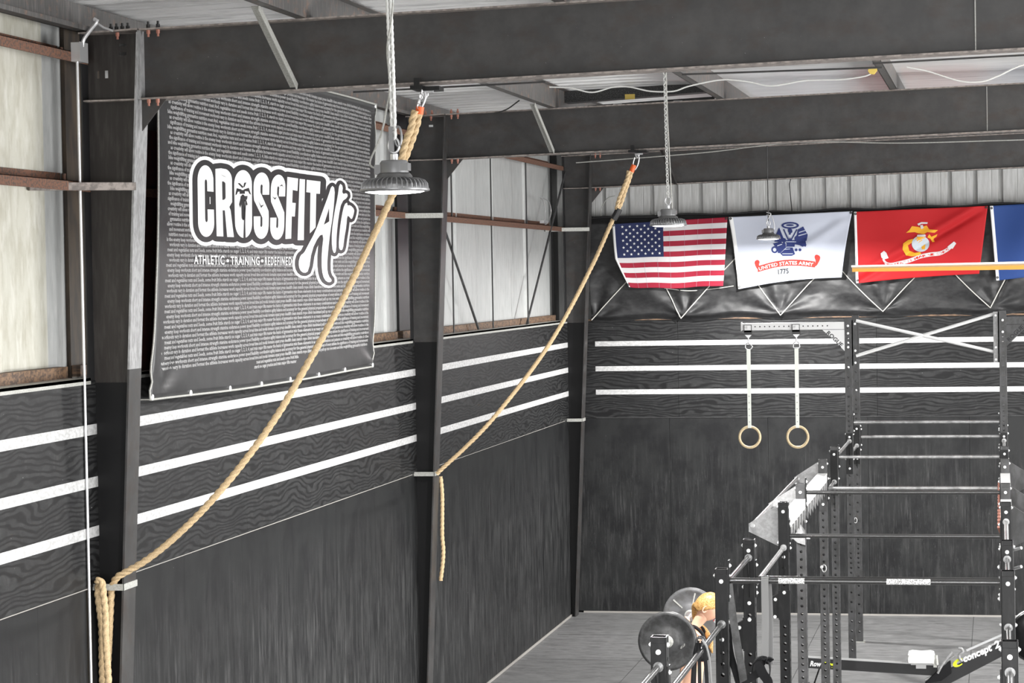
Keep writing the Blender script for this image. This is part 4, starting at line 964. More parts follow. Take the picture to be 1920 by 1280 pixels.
for side, X in ((-1, XL), (1, XRr)):
    for i, y in enumerate(PY):
        h = (3.745 if side > 0 else 3.715) if i < 2 else 2.50
        p = post(X, y, h, 'rack_grey' if i < 5 else 'rack_black'); posts[side, i] = p
        # long face plate carrying the lengthwise pipe
        zt = 2.49; pl = MB(); pl.hexa([(X-.034,y-HW-.008,zt-.46),(X+.034,y-HW-.008,zt-.46),(X+.034,y-HW-.0003,zt-.46),(X-.034,y-HW-.0003,zt-.46),(X-.034,y-HW-.008,zt-.02),(X+.034,y-HW-.008,zt-.02),(X+.034,y-HW-.0003,zt-.02),(X-.034,y-HW-.0003,zt-.02)])
        q = pl.build('face_plate', 'rack_black' if i not in (3, 4) else 'rack_grey', p)
        rbolt(q, X, y-HW-.008, zt-.06, (0,-1,0)); rbolt(q, X, y-HW-.008, zt-.40, (0,-1,0))
        for z in (zt-.03, zt-.30):
            rbolt(p, X+HW, y-.012, z, (1,0,0)); rbolt(p, X-HW, y-.012, z, (-1,0,0))
# cross bars between the two rows (drop below the post top from the survey)
zb = [2.335, 2.585, 2.40, 2.235, 2.425, 2.245, 2.245, 2.43, 2.24]
for i, (y, z) in enumerate(zip(PY, zb)):
    b = MB().cyl((XL+HW+.008, y, z), (XRr-HW-.008, y, z), .0165, 16).build('pull_up_bar', 'bar_steel' if i < 4 else 'bar_black', rack)
    for X, s_ in ((XL+HW, 1), (XRr-HW, -1)):
        MB().hexa([(X,y-.034,z-.12),(X+s_*.008,y-.034,z-.12),(X+s_*.008,y+.034,z-.12),(X,y+.034,z-.12),(X,y-.034,z+.12),(X+s_*.008,y-.034,z+.12),(X+s_*.008,y+.034,z+.12),(X,y+.034,z+.12)]).build('end_plate', 'rack_black', b)
        rbolt(b, X+s_*.008, y-.02, z+.09, (s_,0,0)); rbolt(b, X+s_*.008, y-.02, z-.09, (s_,0,0))
for (a, b, c) in ((3.93, 4.28, 7), (4.05, 4.30, 7)): # chalk on the nearer bars
    i = c; y, z = PY[i], zb[i]; 
MB().cyl((3.98, PY[7], zb[7]), (4.13, PY[7], zb[7]), .0172, 12).cyl((4.60, PY[7], zb[7]), (4.85, PY[7], zb[7]), .0172, 12).build('chalk', 'chalk', rack)
# lengthwise pipes, alternating high and low
def ypipe(X, y0, y1, z, m_='bar_steel'):
    p = MB().cyl((X, y0-HW-.008, z), (X, y1+HW, z), .0165, 14).cyl((X,y0-HW-.02,z),(X,y0-HW-.008,z),.025,14).build('lengthwise_bar', m_, rack)
    MB().prism([(X, y0-HW-.009, z-.02), (X, y0-HW-.009, z-.26), (X, y0-HW-.12, z-.02)], (.004,0,0)).build('gusset', 'rack_black', p)
for X in (XL, XRr):
    ypipe(X, PY[1], PY[2], 2.385); ypipe(X, PY[0], PY[1], 2.24); ypipe(X, PY[2], PY[3], 2.16)
    ypipe(X, PY[5], PY[6], 2.16 if X == XL else 2.36); ypipe(X, PY[6], PY[7], 2.385, 'bar_mid'); ypipe(X, PY[7], PY[8], 2.18, 'bar_mid'); ypipe(X, PY[8], -22.5, 2.36, 'bar_mid')
# toothed girders and outrigger wings of the middle bays
for X, s_ in ((XL, 1), (XRr, -1)):
    for a, b in ((3, 4), (4, 5)):
        y0, y1 = PY[b]+HW, PY[a]-HW
        g = MB().box((X-.045 if s_ > 0 else X-.04, y0, 2.30), (X+.04 if s_ > 0 else X+.045, y1, 2.375)).build('girder', 'rack_light', rack)
        n = 9 if a == 3 else 6
        for k in range(n):
            yy = y0 + (y1-y0)*(k+.5)/n; xx = X+s_*.035
            MB().add([(xx-.03,yy-.06,2.30),(xx+.012,yy-.06,2.30),(xx+.012,yy+.06,2.30),(xx-.03,yy+.06,2.30),(xx+.01,yy-.02,2.19)], [(0,1,2,3),(0,4,1),(1,4,2),(2,4,3),(3,4,0)]).build('tooth', 'plate_grey' if X == XL else 'bolt_rust', g)
    for k, i in enumerate((3, 4, 5)):
        y = PY[i]-.006; xo = X - s_*HW
        w_ = MB().prism([(xo, y, 2.48), (xo-s_*.225, y, 2.335), (xo-s_*.225, y, 2.275), (xo, y, 2.165)], (0,.006,0)).build('wing_plate', 'plate_grey' if X == XL else 'rack_grey', rack)
        rbolt(w_, xo-s_*.19, y, 2.32, (0,-1,0))
        if k < 2 and False: MB().prism([(X-HW,y-.04,2.47),(X+HW,y-.04,2.47),(X+HW,y-.04,2.39),(X-HW,y-.04,2.39)],(0,.002,0)).build('cover_plate', 'plate_grey', w_)
    xo = X - s_*(HW+.20)
    MB().cyl((xo, PY[5]-.02, 2.325), (xo, PY[3]+.0, 2.325), .0165, 14).build('outrigger_bar', 'bar_steel', rack)
MB().prism([(XL-.04+.0,PY[4]-.05,2.10),(XL-.07,PY[4]-.05,2.06),(XL-.03,PY[4]-.05,2.02),(XL+.035,PY[4]-.05,2.0),(XL+.035,PY[4]-.05,2.12),(XL+.0,PY[4]-.05,2.17)],(0,.008,0)).build('hook_plate', 'plate_grey', rack)
# crossed tubes between the tall posts
y = PY[1]
for (u0,v0,u1,v1) in ((1605,601,1873,661),(1605,667,1868,587)):
    a, b = at(u0,v0,'y',y), at(u1,v1,'y',y+.035); MB().cyl(a, b, .018, 14).build('diagonal_tube', 'rack_light', rack)
for X, s_ in ((XL+HW, 1), (XRr-HW, -1)):
    z0, z1 = (3.20, 3.69) if s_ > 0 else (3.22, 3.76)
    b = MB().box((X, y-.0, z0), (X+s_*.012, y+.05, z1)).box((X, y+.0, z0), (X+s_*.06, y+.008, z1)).build('brace_plate', 'rack_grey' if s_ > 0 else 'plate_grey', rack)
    for z in (z0+.03, z0+.16, z1-.04): rbolt(b, X+s_*.035, y, z, (0,-1,0))
for z in (3.63, 3.55, 3.40): rbolt(posts[-1,1], XL, y-HW, z, (0,-1,0))
for z in (3.67, 3.545): rbolt(posts[1,1], XRr, y-HW, z, (0,-1,0))
# outrigger arms with gusset and lettering
for s_, X, m_ in ((-1, XL, 'rack_light'), (1, XRr, 'rack_grey')):
    dz = 0 if s_ < 0 else .03; x0, x1 = X+s_*HW, X+s_*1.15; za, zb_ = 3.595+dz, 3.672+dz
    m = MB(); hs = []; x = X+s_*.22
    while abs(x-X) < 1.06: hs.append(x); x += s_*.052
    m.box((min(x0,x1), y-.036, za), (max(x0,x1), y+.036, zb_)).box((x1-.004, y-.042, za-.008), (x1+.004, y+.042, zb_+.012))
    a_ = m.build('outrigger_arm', m_, rack)
    d = MB()
    for x in hs: d.lathe((x, y-.0365, (za+zb_)/2), [(.0,0),(.0075,0),(.0075,.0006)], 10, 'y')
    tag(d.build('arm_holes', 'bolt_dark', a_), kind='stuff')
    MB().prism([(x0, y-.04, za-.005), (x0+s_*.235, y-.04, za-.005), (x0, y-.04, za-.235)], (0,.006,0)).build('gusset', m_, a_)
    vs, fs = text2d('ROGUE', .062, .215, .0012, 3)
    c_, n_ = (math.cos(math.radians(-44)), math.sin(math.radians(-44))) if s_ < 0 else (math.cos(math.radians(43)), math.sin(math.radians(43)))
    o_ = (x0-.195, za-.045) if s_ < 0 else (x0+.03, za-.185)
    MB().add([(o_[0]+v[0]*c_-v[1]*n_, y-.0415, o_[1]+v[0]*n_+v[1]*c_) for v in vs], fs).build('lettering', 'print_black', a_, fixn=False)
# hooks (J-cups) on the near uprights
def jcup(i, z, X=XL):
    y = PY[i]; p = posts[-1, i]
    q = MB().box((X-HW-.006,y-HW-.01,z-.17),(X+HW+.004,y-HW-.0005,z+.05)).box((X-HW-.055,y-.03,z-.16),(X-HW-.001,y+.03,z-.0)).prism([(X-HW-.055,y-.03,z-.0),(X-HW-.001,y-.03,z-.0),(X-HW-.001,y-.03,z+.03)],(0,.06,0)).build('bar_hook', 'rack_black', rack)
    rbolt(q, X-HW-.03, y-.03, z-.02, (0,-1,0)); rbolt(q, X-HW-.035, y-.03, z-.15, (0,-1,0)); rbolt(q, X, y-HW-.01, z+.035, (0,-1,0))
for i, (u, v) in ((6, (1462,1170)), (5, (1497,1118)), (7, (1352,1128))):
    if i < 7: jcup(i, at(u, v, 'y', PY[i]).z)
# small bright pins and a spring pin
for (u, v, i) in ((1541,1062,4),(1601,973,0)):
    p = at(u, v, 'y', PY[i]-.05); q = MB().cyl(p, p+Vector((0,-.03,0)), .012, 10).tube([p+Vector((.02+.018*math.cos(t),-.03,-.01+.03*math.sin(t))) for t in [k*PI/5 for k in range(10)]], .003, 6, closed=True).build('spring_pin', 'bolt_zinc', posts[-1, i])
MB().cyl((XL-.2+.03,PY[4]+.9,1.95),(XL+.0,PY[4]+.9,1.95),.008,8).build('peg','galv',rack)
for u, v in ((1912,1060),(1912,1025)):
    p = at(u, v, 'y', PY[6]); MB().cyl((XRr+HW, PY[6], p.z-.02), (p.x+.01, PY[6]-.05, p.z), .010, 10).build('peg', 'galv', rack)

# ------------------------------------------------------------------ gymnastic rings
ya = PY[1]
R0 = None
for k, (u, lb) in enumerate(((1403, 'wooden gymnastic ring on a white strap at the outer end of the arm'), (1493, 'wooden gymnastic ring on a white strap nearer the upright'))):
    xx = at(u, 630, 'y', ya).x; zc = 2.43; zt = 3.595
    r = empty('gymnastic_ring', (xx, ya, zc), lb, 'ring', 'pair of rings')
    MB().box((xx-.04,ya-.05,zt-.048),(xx+.04,ya+.05,zt-.001)).box((xx-.042,ya-.05,zt-.02),(xx+.042,ya-.0385,zt+.06)).build('strap_bracket', 'rack_black' if False else 'black_plastic', r)
    MB().box((xx-.035,ya-.052,zt+.0),(xx+.035,ya-.050,zt+.055)).cyl((xx,ya-.06,zt+.03),(xx,ya-.052,zt+.03),.012,10).build('bracket_face', 'rack_light', r)
    MB().prism([(xx-.038,ya-.004,zt-.05),(xx+.038,ya-.004,zt-.05),(xx+.008,ya-.004,zt-.082),(xx-.008,ya-.004,zt-.082)],(0,.008,0)).cyl((xx,ya,zt-.08),(xx,ya,zt-.135),.007,8).build('swivel', 'galv', r)
    if k == 0: lk = [(-.006,-.14),(.022,-.155),(.045,-.178),(.03,-.20),(.012,-.21),(-.015,-.21),(-.034,-.19),(-.034,-.165),(-.02,-.148)]
    else: lk = [(-.01,-.13),(.012,-.13),(.032,-.15),(.036,-.19),(.024,-.20),(-.022,-.20),(-.036,-.19),(-.032,-.15)]
    MB().tube([(xx+a,ya,zt+b) for a,b in lk], .0062, 8, closed=True).build('shackle', 'galv', r)
    zs = zt-.20
    x2 = xx + (zc+.105-zs)*0 - .0
    MB().hexa([(xx-.019,ya-.006,zc+.10),(xx+.019,ya-.006,zc+.10),(xx+.019,ya+.006,zc+.10),(xx-.019,ya+.006,zc+.10),(xx-.021,ya-.006,zs-.005),(xx+.021,ya-.006,zs-.005),(xx+.021,ya+.006,zs-.005),(xx-.021,ya+.006,zs-.005)]).build('strap', 'strap_white', r)
    mk = MB()
    for j in range(5): mk.box((xx-.006, ya-.0075, zc+.16+j*.07), (xx+.005, ya-.006, zc+.172+j*.07))
    tag(mk.build('strap_marks', 'galv_dull', r), kind='stuff')
    MB().tube([(xx+.112*math.cos(t), ya+.012*math.sin(t*1), zc+.112*math.sin(t)) for t in [i*2*PI/40 for i in range(40)]], .0145, 12, closed=True).build('hoop', 'wood_ring', r)

# ------------------------------------------------------------------ resistance bands
def ribbon(pts, w_, t_, side=(1,0,0), name='strand', m_='band_grey', parent=None):
    P_ = spline(pts, 8); s_ = Vector(side).normalized(); mb = MB(); mb.smooth = True; vs = []
    for i, p in enumerate(P_):
        d = (P_[min(i+1,len(P_)-1)]-P_[max(i-1,0)]).normalized(); a = (s_-d*s_.dot(d)).normalized(); n = d.cross(a)
        vs += [p-a*w_/2-n*t_/2, p+a*w_/2-n*t_/2, p+a*w_/2+n*t_/2, p-a*w_/2+n*t_/2]
    fs = [(i*4+j, i*4+(j+1)%4, i*4+4+(j+1)%4, i*4+4+j) for i in range(len(P_)-1) for j in range(4)]
    mb.smooth = False; mb.add(vs, fs); mb.add(vs[:4], [(0,1,2,3)]); mb.add(vs[-4:], [(0,1,2,3)])
    return mb.build(name, m_, parent)
yb_ = PY[7]
bd = empty('resistance_band', at(1434,1088,'y',yb_), 'wide grey resistance band looped over the chalked bar and knotted below', 'band', 'resistance bands')
A7 = lambda u, v, dy=0: at(u, v, 'y', yb_+dy)
ribbon([A7(1434,1240,-.04), A7(1435,1170,-.03), A7(1434,1100,-.025), A7(1434,1084,-.02), A7(1434,1084,.02), A7(1440,1100,.025), A7(1443,1180,.03), A7(1443,1245,.03)], .042, .004, name='loop', parent=bd)
ribbon([A7(1411,1255,-.03), A7(1414,1241,-.06), A7(1424,1234,-.07), A7(1438,1236,-.07), A7(1444,1250,-.06), A7(1441,1285,-.05)], .05, .006, (0,1,.3), 'knot', 'cloth_black', bd)
ribbon([A7(1445,1240,-.06), A7(1436,1236,-.08), A7(1424,1244,-.085), A7(1430,1262,-.08), A7(1440,1278,-.07), A7(1437,1300,-.07)], .055, .008, (1,0,.2), 'knot_tail', 'cloth_black', bd)
ribbon([A7(1424,1260,-.05), A7(1405,1272,-.05), A7(1390,1280,-.05), A7(1378,1290,-.05)], .045, .006, (0,.3,1), 'strand', 'cloth_black', bd)
bd2 = empty('resistance_band', A7(1366,1095), 'long black resistance band slung from the upright in the corner of the chalked bar', 'band', 'resistance bands')
ribbon([A7(1366,1094,-.02), A7(1372,1140,-.03), A7(1381,1200,-.04), A7(1392,1262,-.05), A7(1398,1310,-.05)], .045, .004, (1,0,.0), 'front_strand', 'rubber', bd2)
ribbon([A7(1368,1094,.02), A7(1366,1150,.03), A7(1368,1215,.03), A7(1381,1265,.02), A7(1392,1300,.02)], .04, .004, (1,0,.3), 'rear_strand', 'cloth_black', bd2)
bpos = at(1312,1203,'x',XL)
bd3 = empty('resistance_band', bpos, 'grey and black resistance bands looped over the low bar before the lifter', 'band', 'resistance bands')
zl = bpos.z; yl = bpos.y
MB().tube([(XL+.021*math.cos(t), yl, zl+.0215*math.sin(t)) for t in [i*PI/8 for i in range(16)]], .006, 6, closed=True).tube([(XL+.021*math.cos(t), yl+.06, zl+.0215*math.sin(t)) for t in [i*PI/8 for i in range(16)]], .005, 6, closed=True).build('wrap', 'rack_grey', bd3)
ribbon([(XL+.02,yl-.05,zl+.02),(XL+.045,yl-.04,zl-.03),(XL+.06,yl-.02,zl-.16),(XL+.065,yl-.02,zl-.5)], .03, .005, (0,1,.2), 'grey_strand', 'band_grey', bd3)
for dx, dy in ((-.03,-.03),(.0,-.03),(.03,.05),(-.05,.05)):
    ribbon([(XL+dx*.3,yl+dy,zl+.0),(XL+dx*.7,yl+dy,zl-.08),(XL+dx,yl+dy,zl-.25),(XL+dx*1.1,yl+dy,zl-.5)], .02, .004, (1,.4,0), 'black_strand', 'cloth_black', bd3)

# ------------------------------------------------------------------ barbell with plates
BXX, BYC, BZ = 2.733, -10.65, 1.412
bb = empty('barbell', (BXX, BYC, BZ), 'steel barbell held across the shoulders of the lifter', 'barbell')
MB().cyl((BXX,BYC-.655,BZ),(BXX,BYC+.655,BZ),.014,16).build('shaft', 'chrome', bb)
for s_ in (-1, 1):
    MB().cyl((BXX,BYC+s_*.655,BZ),(BXX,BYC+s_*1.08,BZ),.025,20).cyl((BXX,BYC+s_*.64,BZ),(BXX,BYC+s_*.66,BZ),.038,20).build('sleeve', 'chrome', bb)
def plate(yc, m_, lb, spokes):
    p = empty('bumper_plate', (BXX, yc, BZ), lb, 'plate', 'weight plates on the barbell')
    prof = [(.026,-.034),(.085,-.034),(.092,-.026),(.118,-.024),(.185,-.024),(.200,-.034),(.221,-.034),(.226,-.026),(.226,.026),(.221,.034),(.200,.034),(.185,.024),(.118,.024),(.092,.026),(.085,.034),(.026,.034),(.026,-.034)]
    MB().lathe((BXX,yc,BZ), prof, 64, 'y').build('disc', m_, p)
    MB().lathe((BXX,yc,BZ), [(.0255,-.036),(.045,-.036),(.048,-.034)], 32, 'y').build('hub_ring', 'galv_dull', p)
    if spokes:
        for k in range(6):
            a = k*PI/3+.3; c, s_ = math.cos(a), math.sin(a)
            MB().prism([(BXX+c*.09-s_*.004,yc-.0245,BZ+s_*.09+c*.004),(BXX+c*.19-s_*.006,yc-.0245,BZ+s_*.19+c*.006),(BXX+c*.19+s_*.006,yc-.0245,BZ+s_*.19-c*.006),(BXX+c*.09+s_*.004,yc-.0245,BZ+s_*.09-c*.004)],(0,-.004,0)).build('spoke', 'galv_dull', p)
    else:
        vs, fs = text2d('45 LB', .045, .12, .001, 2)
        MB().add([(BXX+.10+v[0]*.3+v[1]*.0, yc-.0245, BZ-.06+v[1]*.6+v[0]*.25) for v in vs], fs).build('weight_marking', 'galv_dull', p, fixn=False)
    return p
plate(BYC-.70, 'rubber', 'black bumper plate on the near end of the barbell', False)
plate(BYC+.70, 'rubber_grey', 'grey spoked weight plate on the far end of the barbell', True)

# ------------------------------------------------------------------ the lifter
def skinned(name, V, E, mname, parent, sub=2, root=0):
    off = rootloc(parent); me = bpy.data.meshes.new(name)
    me.from_pydata([Vector(v[:3])-off for v in V], E, []); me.materials.append(MATS[mname])
    o = bpy.data.objects.new(name, me); C.objects.link(o); o.parent = parent
    o.modifiers.new('sk', 'SKIN'); o.modifiers['sk'].use_smooth_shade = True; o.modifiers['sk'].branch_smoothing = .6
    for i, v in enumerate(V):
        d = me.skin_vertices[0].data[i]; d.radius = (v[3], v[4] if len(v) > 4 else v[3]); d.use_root = (i == root)
    s_ = o.modifiers.new('ss', 'SUBSURF'); s_.levels = s_.render_levels = sub
    return o
px, py = 2.84, BYC
per = empty('person', (px, py, 0), 'blonde person in black sportswear with head bowed under the barbell', 'person')
V = [(px-.06,py,.93,.125,.15),   # 0 pelvis
     (px-.01,py,1.06,.095,.125), # 1 waist
     (px+.0,py,1.20,.105,.14), # 2 chest
     (px-.005,py,1.33,.10,.15), # 3 upper chest
     (px+.015,py,1.42,.055,.06), # 4 neck base
     (px+.06,py,1.485,.047,.047), # 5 neck
     (px+.11,py,1.545,.072,.070)] # 6 skull base (head built separately over this)
E_ = [(i,i+1) for i in range(6)]
for s_ in (-1, 1):
    b = len(V)
    V += [(px-.01,py+s_*.155,1.37,.055),(px-.07,py+s_*.30,1.20,.040),(px-.075,py+s_*.34,1.15,.036),(px-.095,py+s_*.365,1.30,.028),(BXX-.02,py+s_*.37,1.395,.022)]
    E_ += [(3,b),(b,b+1),(b+1,b+2),(b+2,b+3),(b+3,b+4)]
    b = len(V)
    V += [(px-.05,py+s_*.10,.84,.10),(px+.04,py+s_*.13,.50,.062),(px+.05,py+s_*.13,.45,.058),(px-.02,py+s_*.14,.26,.052),(px-.06,py+s_*.14,.09,.036),(px-.05,py+s_*.15,.04,.036),(px+.06,py+s_*.17,.03,.034),(px+.12,py+s_*.18,.028,.028)]
    E_ += [(0,b),(b,b+1),(b+1,b+2),(b+2,b+3),(b+3,b+4),(b+4,b+5),(b+5,b+6),(b+6,b+7)]
body = skinned('body', V, E_, 'skin', per)
# head, bowed and in profile
hc = Vector((px+.125, py, 1.575)); ang = math.radians(38)
def HP(a, b, c):     # a forward (face), b sideways, c up, in the head's own frame
    return hc + Vector((a*math.cos(ang)+c*math.sin(ang), b, -a*math.sin(ang)+c*math.cos(ang)))
mb = MB(); mb.smooth = True; NU, NV = 36, 26; vs = []
for j in range(NV+1):
    th = PI*j/NV
    for i in range(NU):
        ph = 2*PI*i/NU; cx_, cz = math.sin(th)*math.cos(ph), math.cos(th); sx = math.sin(th)*math.sin(ph)
        a = .092*cx_; b = .073*sx; c = .112*cz
        if cz < 0: b *= 1+.32*cz; a = a*(1+.16*cz) + .012*(-cz)
        if cx_ > .55:
            f_ = (cx_-.55)/.45; c0 = c/.112; w_ = math.exp(-(sx/.20)**2)
            a += f_*w_*(.024*math.exp(-((c0+.20)/.13)**2) - .007*math.exp(-((c0-.02)/.08)**2) + .010*math.exp(-((c0+.50)/.07)**2) + .010*math.exp(-((c0+.80)/.14)**2) + .004*math.exp(-((c0-.15)/.08)**2))
            a -= f_*.009*(math.exp(-((abs(sx)-.36)/.12)**2))*math.exp(-((c0-.0)/.10)**2)
        vs.append(HP(a, b, c))
fs = [(j*NU+i, j*NU+(i+1)%NU, (j+1)*NU+(i+1)%NU, (j+1)*NU+i) for j in range(NV) for i in range(NU)]
mb.add(vs, fs); head = mb.build('head', 'skin', body)
for s_ in (-1, 1):
    mb = MB(); mb.smooth = True
    mb.tube([HP(-.006+.016*math.cos(t)-.003, s_*(.071+.006*math.sin(t*.5)), -.012+.030*math.sin(t)) for t in [k*2*PI/14 for k in range(14)]], .0055, 8, closed=True)
    mb.cyl(HP(-.005, s_*.062, -.012), HP(-.005, s_*.073, -.012), .014, 10); mb.build('ear', 'skin', head)
    e_ = HP(.078, s_*.030, .0); MB().lathe(e_, [(0,-.011),(.008,-.008),(.011,0),(.008,.008),(0,.011)], 12).build('eye', 'white_paint', head)
    MB().tube([HP(.089, s_*.016, .022), HP(.090, s_*.032, .027), HP(.080, s_*.048, .020)], .003, 6).build('eyebrow', 'hair', head)
MB().tube([HP(.096, -.020, -.056), HP(.103, 0, -.055), HP(.096, .020, -.056)], .0045, 8).build('mouth', 'ribbon_red', head)
# hair: cap swept back into a low tail falling forward over the shoulder
mb = MB(); mb.smooth = True; vs = []; NU, NV = 48, 20
for j in range(NV+1):
    for i in range(NU):
        ph = 2*PI*i/NU; lim = 2.05 if math.cos(ph) < -.2 else (1.62 if math.cos(ph) < .35 else 1.05)
        lim = 1.05 + (2.15-1.05)*max(0, min(1, (.75-math.cos(ph))/1.25)); th = lim*j/NV
        cx_, sx, cz = math.sin(th)*math.cos(ph), math.sin(th)*math.sin(ph), math.cos(th)
        gr = 1.10 + .012*math.sin(ph*26+th*4)
        b = .075*sx*gr
        if cz < 0: b *= 1+.25*cz
        vs.append(HP(.098*cx_*gr - .004, b, .114*cz*gr))
mb.add(vs, [(j*NU+i, j*NU+(i+1)%NU, (j+1)*NU+(i+1)%NU, (j+1)*NU+i) for j in range(NV) for i in range(NU)])
hr = mb.build('hair', 'hair', head); md = hr.modifiers.new('s', 'SOLIDIFY'); md.thickness = .010; md.offset = -1
tl = MB(); tl.tube(spline([HP(-.085,.02,-.04), HP(-.085,.06,-.08), Vector((px+.02,py+.085,1.44)), Vector((px+.08,py+.09,1.38)), Vector((px+.125,py+.06,1.31)), Vector((px+.135,py+.04,1.25)), Vector((px+.145,py+.04,1.205))]), [.026,.026,.026,.025,.024,.018,.006], 12)
tl.build('ponytail', 'hair', hr)
# hands closed round the bar
def hand(yc, s_):
    p = Vector((BXX-.022, yc, BZ-.018)); V = [(*p+Vector((-.012,0,-.045)), .021, .016) if False else (p.x-.012,p.y,p.z-.05,.020,.028), (p.x-.010,p.y,p.z-.015,.018,.036), (p.x-.004,p.y,p.z+.012,.014,.038)]
    pm = skinned('palm', V, [(0,1),(1,2)], 'skin', body, 2)
    for k in range(4):
        yy = yc + (k-1.5)*.0205; L_ = (.90,1.0,.96,.80)[k]; R_ = .0085
        arcp = [(BXX+.026*math.cos(a), yy+.001*k, BZ+.026*math.sin(a)) for a in [math.radians(d) for d in (165, 120, 75, 30, -15, -15-45*L_)]]
        skinned('finger', [(*q, R_*(1-.06*i)) for i, q in enumerate(arcp)], [(i,i+1) for i in range(5)], 'skin', pm, 2)
    th = [(BXX-.030, yc-s_*.030, BZ-.020), (BXX-.008, yc-s_*.046, BZ-.028), (BXX+.018, yc-s_*.044, BZ-.022), (BXX+.030, yc-s_*.040, BZ-.004)]
    skinned('thumb', [(*q, .0105-.0008*i) for i, q in enumerate(th)], [(0,1),(1,2),(2,3)], 'skin', pm, 2)
for s_ in (-1, 1): hand(py+s_*.37, s_)
# sports top and leggings
V = [(px-.0,py,1.135,.112,.142),(px+.002,py,1.20,.115,.150),(px+.0,py,1.28,.110,.148)]
skinned('sports_top', V, [(0,1),(1,2)], 'cloth_black', per, 2)
for s_ in (-1, 1): MB().tube(spline([(px-.07,py+s_*.05,1.30),(px-.055,py+s_*.075,1.395),(px+.01,py+s_*.085,1.435),(px+.08,py+s_*.075,1.38),(px+.10,py+s_*.07,1.30)]), .014, 10).build('top_strap', 'cloth_black', per)
V = [(px-.022,py,1.035,.104,.136),(px-.06,py,.92,.135,.165)]; E_ = [(0,1)]
for s_ in (-1, 1):
    b = len(V); V += [(px-.05,py+s_*.10,.82,.108),(px+.04,py+s_*.13,.50,.070),(px+.05,py+s_*.13,.45,.066),(px-.02,py+s_*.14,.26,.059),(px-.06,py+s_*.14,.11,.044)]
    E_ += [(1,b)]+[(b+i,b+i+1) for i in range(4)]
skinned('leggings', V, E_, 'cloth_black', per, 2)
for s_ in (-1, 1):
    skinned('shoe', [(px-.10,py+s_*.14,.05,.045),(px-.02,py+s_*.155,.045,.046),(px+.07,py+s_*.17,.036,.042),(px+.14,py+s_*.185,.030,.034)], [(0,1),(1,2),(2,3)], 'rubber', per, 2)

# ------------------------------------------------------------------ rowing machine
RY = -5.25
def rw(u, v, dy=0): return at(u, v, 'y', RY+dy)
row = empty('rowing_machine', (4.3, RY, 0), 'black rowing machine with white seat beyond the uprights on the rubber floor', 'rowing machine')
a, b = rw(1509,1241), rw(1758,1256)
rl = MB().beam(a, b, .06, .105).build('rail', 'black_plastic', row)
up_ = Vector((0,0,1))
MB().beam(a+up_*.057, b+up_*.057, .064, .012).build('rail_track', 'aluminium', row)
def sidetext(txt, A, B, h, m_, nm, parent, yoff=-.032, bold=.04, shear=.25):
    A, B = Vector(A), Vector(B); d = (B-A); L_ = d.length; d.normalize(); n = Vector((-d.z,0,d.x))
    vs, fs = text2d(txt, 1, L_, bold, 2, shear); hm = max(v[1] for v in vs)
    return MB().add([tuple(A + d*v[0] + n*(v[1]/hm*h) + Vector((0,yoff,0))) for v in vs], fs).build(nm, m_, parent, fixn=False)
sidetext('Row', rw(1519,1247), rw(1541,1248), .052, 'white_paint', 'lettering', rl)
sidetext('Erg', rw(1543,1248), rw(1567,1249), .052, 'acid_yellow', 'lettering', rl)
MB().beam(rw(1530,1242), rw(1556,1243.5), .0, .0) if False else None
se = MB(); s0 = rw(1727,1231)
prof = [(-.13,-.045),(-.135,0),(-.125,.04),(-.09,.05),(0,.042),(.09,.05),(.125,.04),(.135,0),(.13,-.045)]
n = len(prof); vs = [(s0.x+p[0], s0.y+yy, s0.z+p[1]) for yy in (-.15,-.13,.13,.15) for p in prof]
vs = [(s0.x+(p[0])*(.93 if k in (0,3) else 1), s0.y+(-.15,-.13,.13,.15)[k], s0.z+p[1]*(.9 if k in (0,3) else 1)) for k in range(4) for p in prof]
se.add(vs, [(k*n+i,k*n+(i+1)%n,(k+1)*n+(i+1)%n,(k+1)*n+i) for k in range(3) for i in range(n)] + [tuple(range(n)), tuple(reversed(range(3*n,4*n)))])
seat = se.build('seat', 'seat_white', row)
MB().box((s0.x-.10,s0.y-.05,s0.z-.075),(s0.x+.10,s0.y+.05,s0.z-.045)).box((s0.x-.05,s0.y-.055,s0.z-.11),(s0.x+.05,s0.y+.055,s0.z-.07)).build('seat_carriage', 'aluminium', seat)
a2, b2 = rw(1740,1288), rw(1905,1202)
bm = MB().beam(a2, b2, .07, .125).build('boom', 'black_plastic', row)
MB().beam(a2+Vector((-.03,0,.075)), b2+Vector((-.03,0,.075)), .03, .012).build('boom_rail', 'aluminium', row)
MB().beam(rw(1812,1219), rw(1885,1187), .02, .02).build('handle_chain', 'galv', row)
sidetext('concept', rw(1808,1240), rw(1862,1217), .062, 'white_paint', 'lettering', bm, -.036)
sidetext('2', rw(1866,1215), rw(1877,1210), .07, 'white_paint', 'lettering', bm, -.036)
cs = rw(1797,1242,-.037)
MB().add([tuple(cs+Vector((.055*math.cos(t),0,.04*math.sin(t)+.02*math.cos(t)))) for t in [math.radians(40+i*14) for i in range(21)]]+[tuple(cs+Vector((.028*math.cos(t)+.01,0,.020*math.sin(t)+.01*math.cos(t)))) for t in [math.radians(40+i*14) for i in range(21)]], [(i,i+1,22+i,21+i) for i in range(20)]).build('swirl_mark', 'acid_yellow', bm, fixn=False)
MB().tube(spline([rw(1797,1215,-.06), rw(1803,1216,-.06), rw(1805,1222,-.06), rw(1799,1227,-.06), rw(1799,1234,-.06), rw(1804,1240,-.06)]), .014, 8).build('handle_hook', 'plate_grey', row)
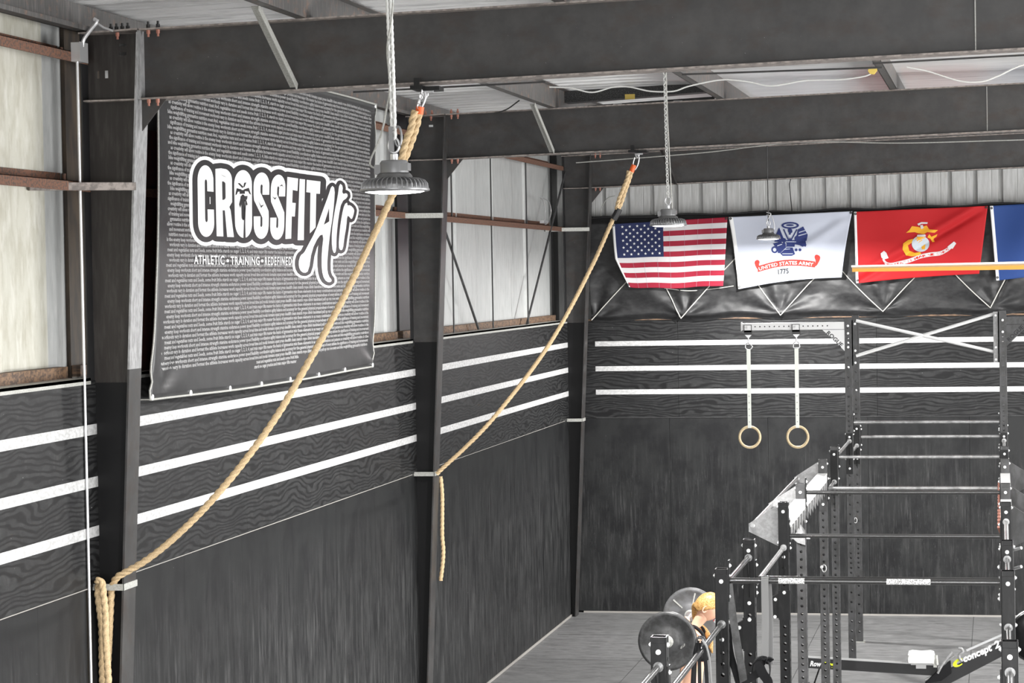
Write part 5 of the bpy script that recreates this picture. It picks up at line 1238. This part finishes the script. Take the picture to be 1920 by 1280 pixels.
# footplates
for dy in (-.13, .13):
    f = MB(); f.prism([rw(1735,1281,dy), rw(1748,1268,dy), rw(1770,1248,dy), rw(1782,1240,dy), rw(1784,1262,dy), rw(1765,1276,dy)], (0,.10,0)); ft = f.build('footrest', 'cloth_black', row)
    MB().tube(spline([rw(1758,1262,dy-.005), rw(1768,1244,dy-.005), rw(1785,1222,dy-.005)]), .012, 6).tube(spline([rw(1765,1258,dy+.05), rw(1775,1240,dy+.05), rw(1790,1228,dy+.05)]), .010, 6).build('foot_strap', 'plate_grey', ft)
    MB().box(rw(1750,1238,dy), rw(1757,1250,dy+.03)).cyl(rw(1755,1228,dy), rw(1757,1246,dy), .016, 8).build('buckle', 'galv_dull', ft)
# flywheel housing at the far end of the boom, legs
fw = at(1943,1192,'y',RY); MB().lathe((fw.x,RY,fw.z), [(0,-.09),(.10,-.09),(.24,-.07),(.265,-.03),(.265,.03),(.24,.07),(0,.09)], 40, 'y').build('flywheel_housing', 'rack_black', row)
MB().lathe((fw.x,RY,fw.z), [(.268,-.03),(.275,-.02),(.275,.02),(.268,.03)], 40, 'y').build('housing_rim', 'galv', row)
MB().beam((fw.x,RY-.2,fw.z-.25),(fw.x+.05,RY-.28,.02),.05,.05,(1,0,0)).beam((fw.x,RY+.2,fw.z-.25),(fw.x+.05,RY+.28,.02),.05,.05,(1,0,0)).build('front_legs', 'rack_black', row)
rr = a; MB().cyl((rr.x+.15,RY,rr.z-.05),(rr.x+.08,RY,.02),.008,8).cyl((rr.x+.02,RY-.17,.02),(rr.x+.02,RY+.17,.02),.02,10).cyl((rr.x+.08,RY,.02),(rr.x+.02,RY,.02),.012,8).build('rear_leg', 'rack_black', row)
# white storage tubes beyond the near right uprights
for k, (u, v0, v1) in enumerate(((1909,1160,1200), (1912,1180,1290))):
    p, q = at(u, v0, 'y', -13.0-k), at(u+2, v1, 'y', -13.0-k)
tag(MB().cyl((5.47,-13.2,0),(5.47,-13.2,1.42),.028,16).cyl((5.47,-13.2,1.42),(5.47,-13.2,1.47),.036,16).build('storage_tube', 'galv', None), 'pale upright storage tube at the edge of view beside the rig', 'tube')
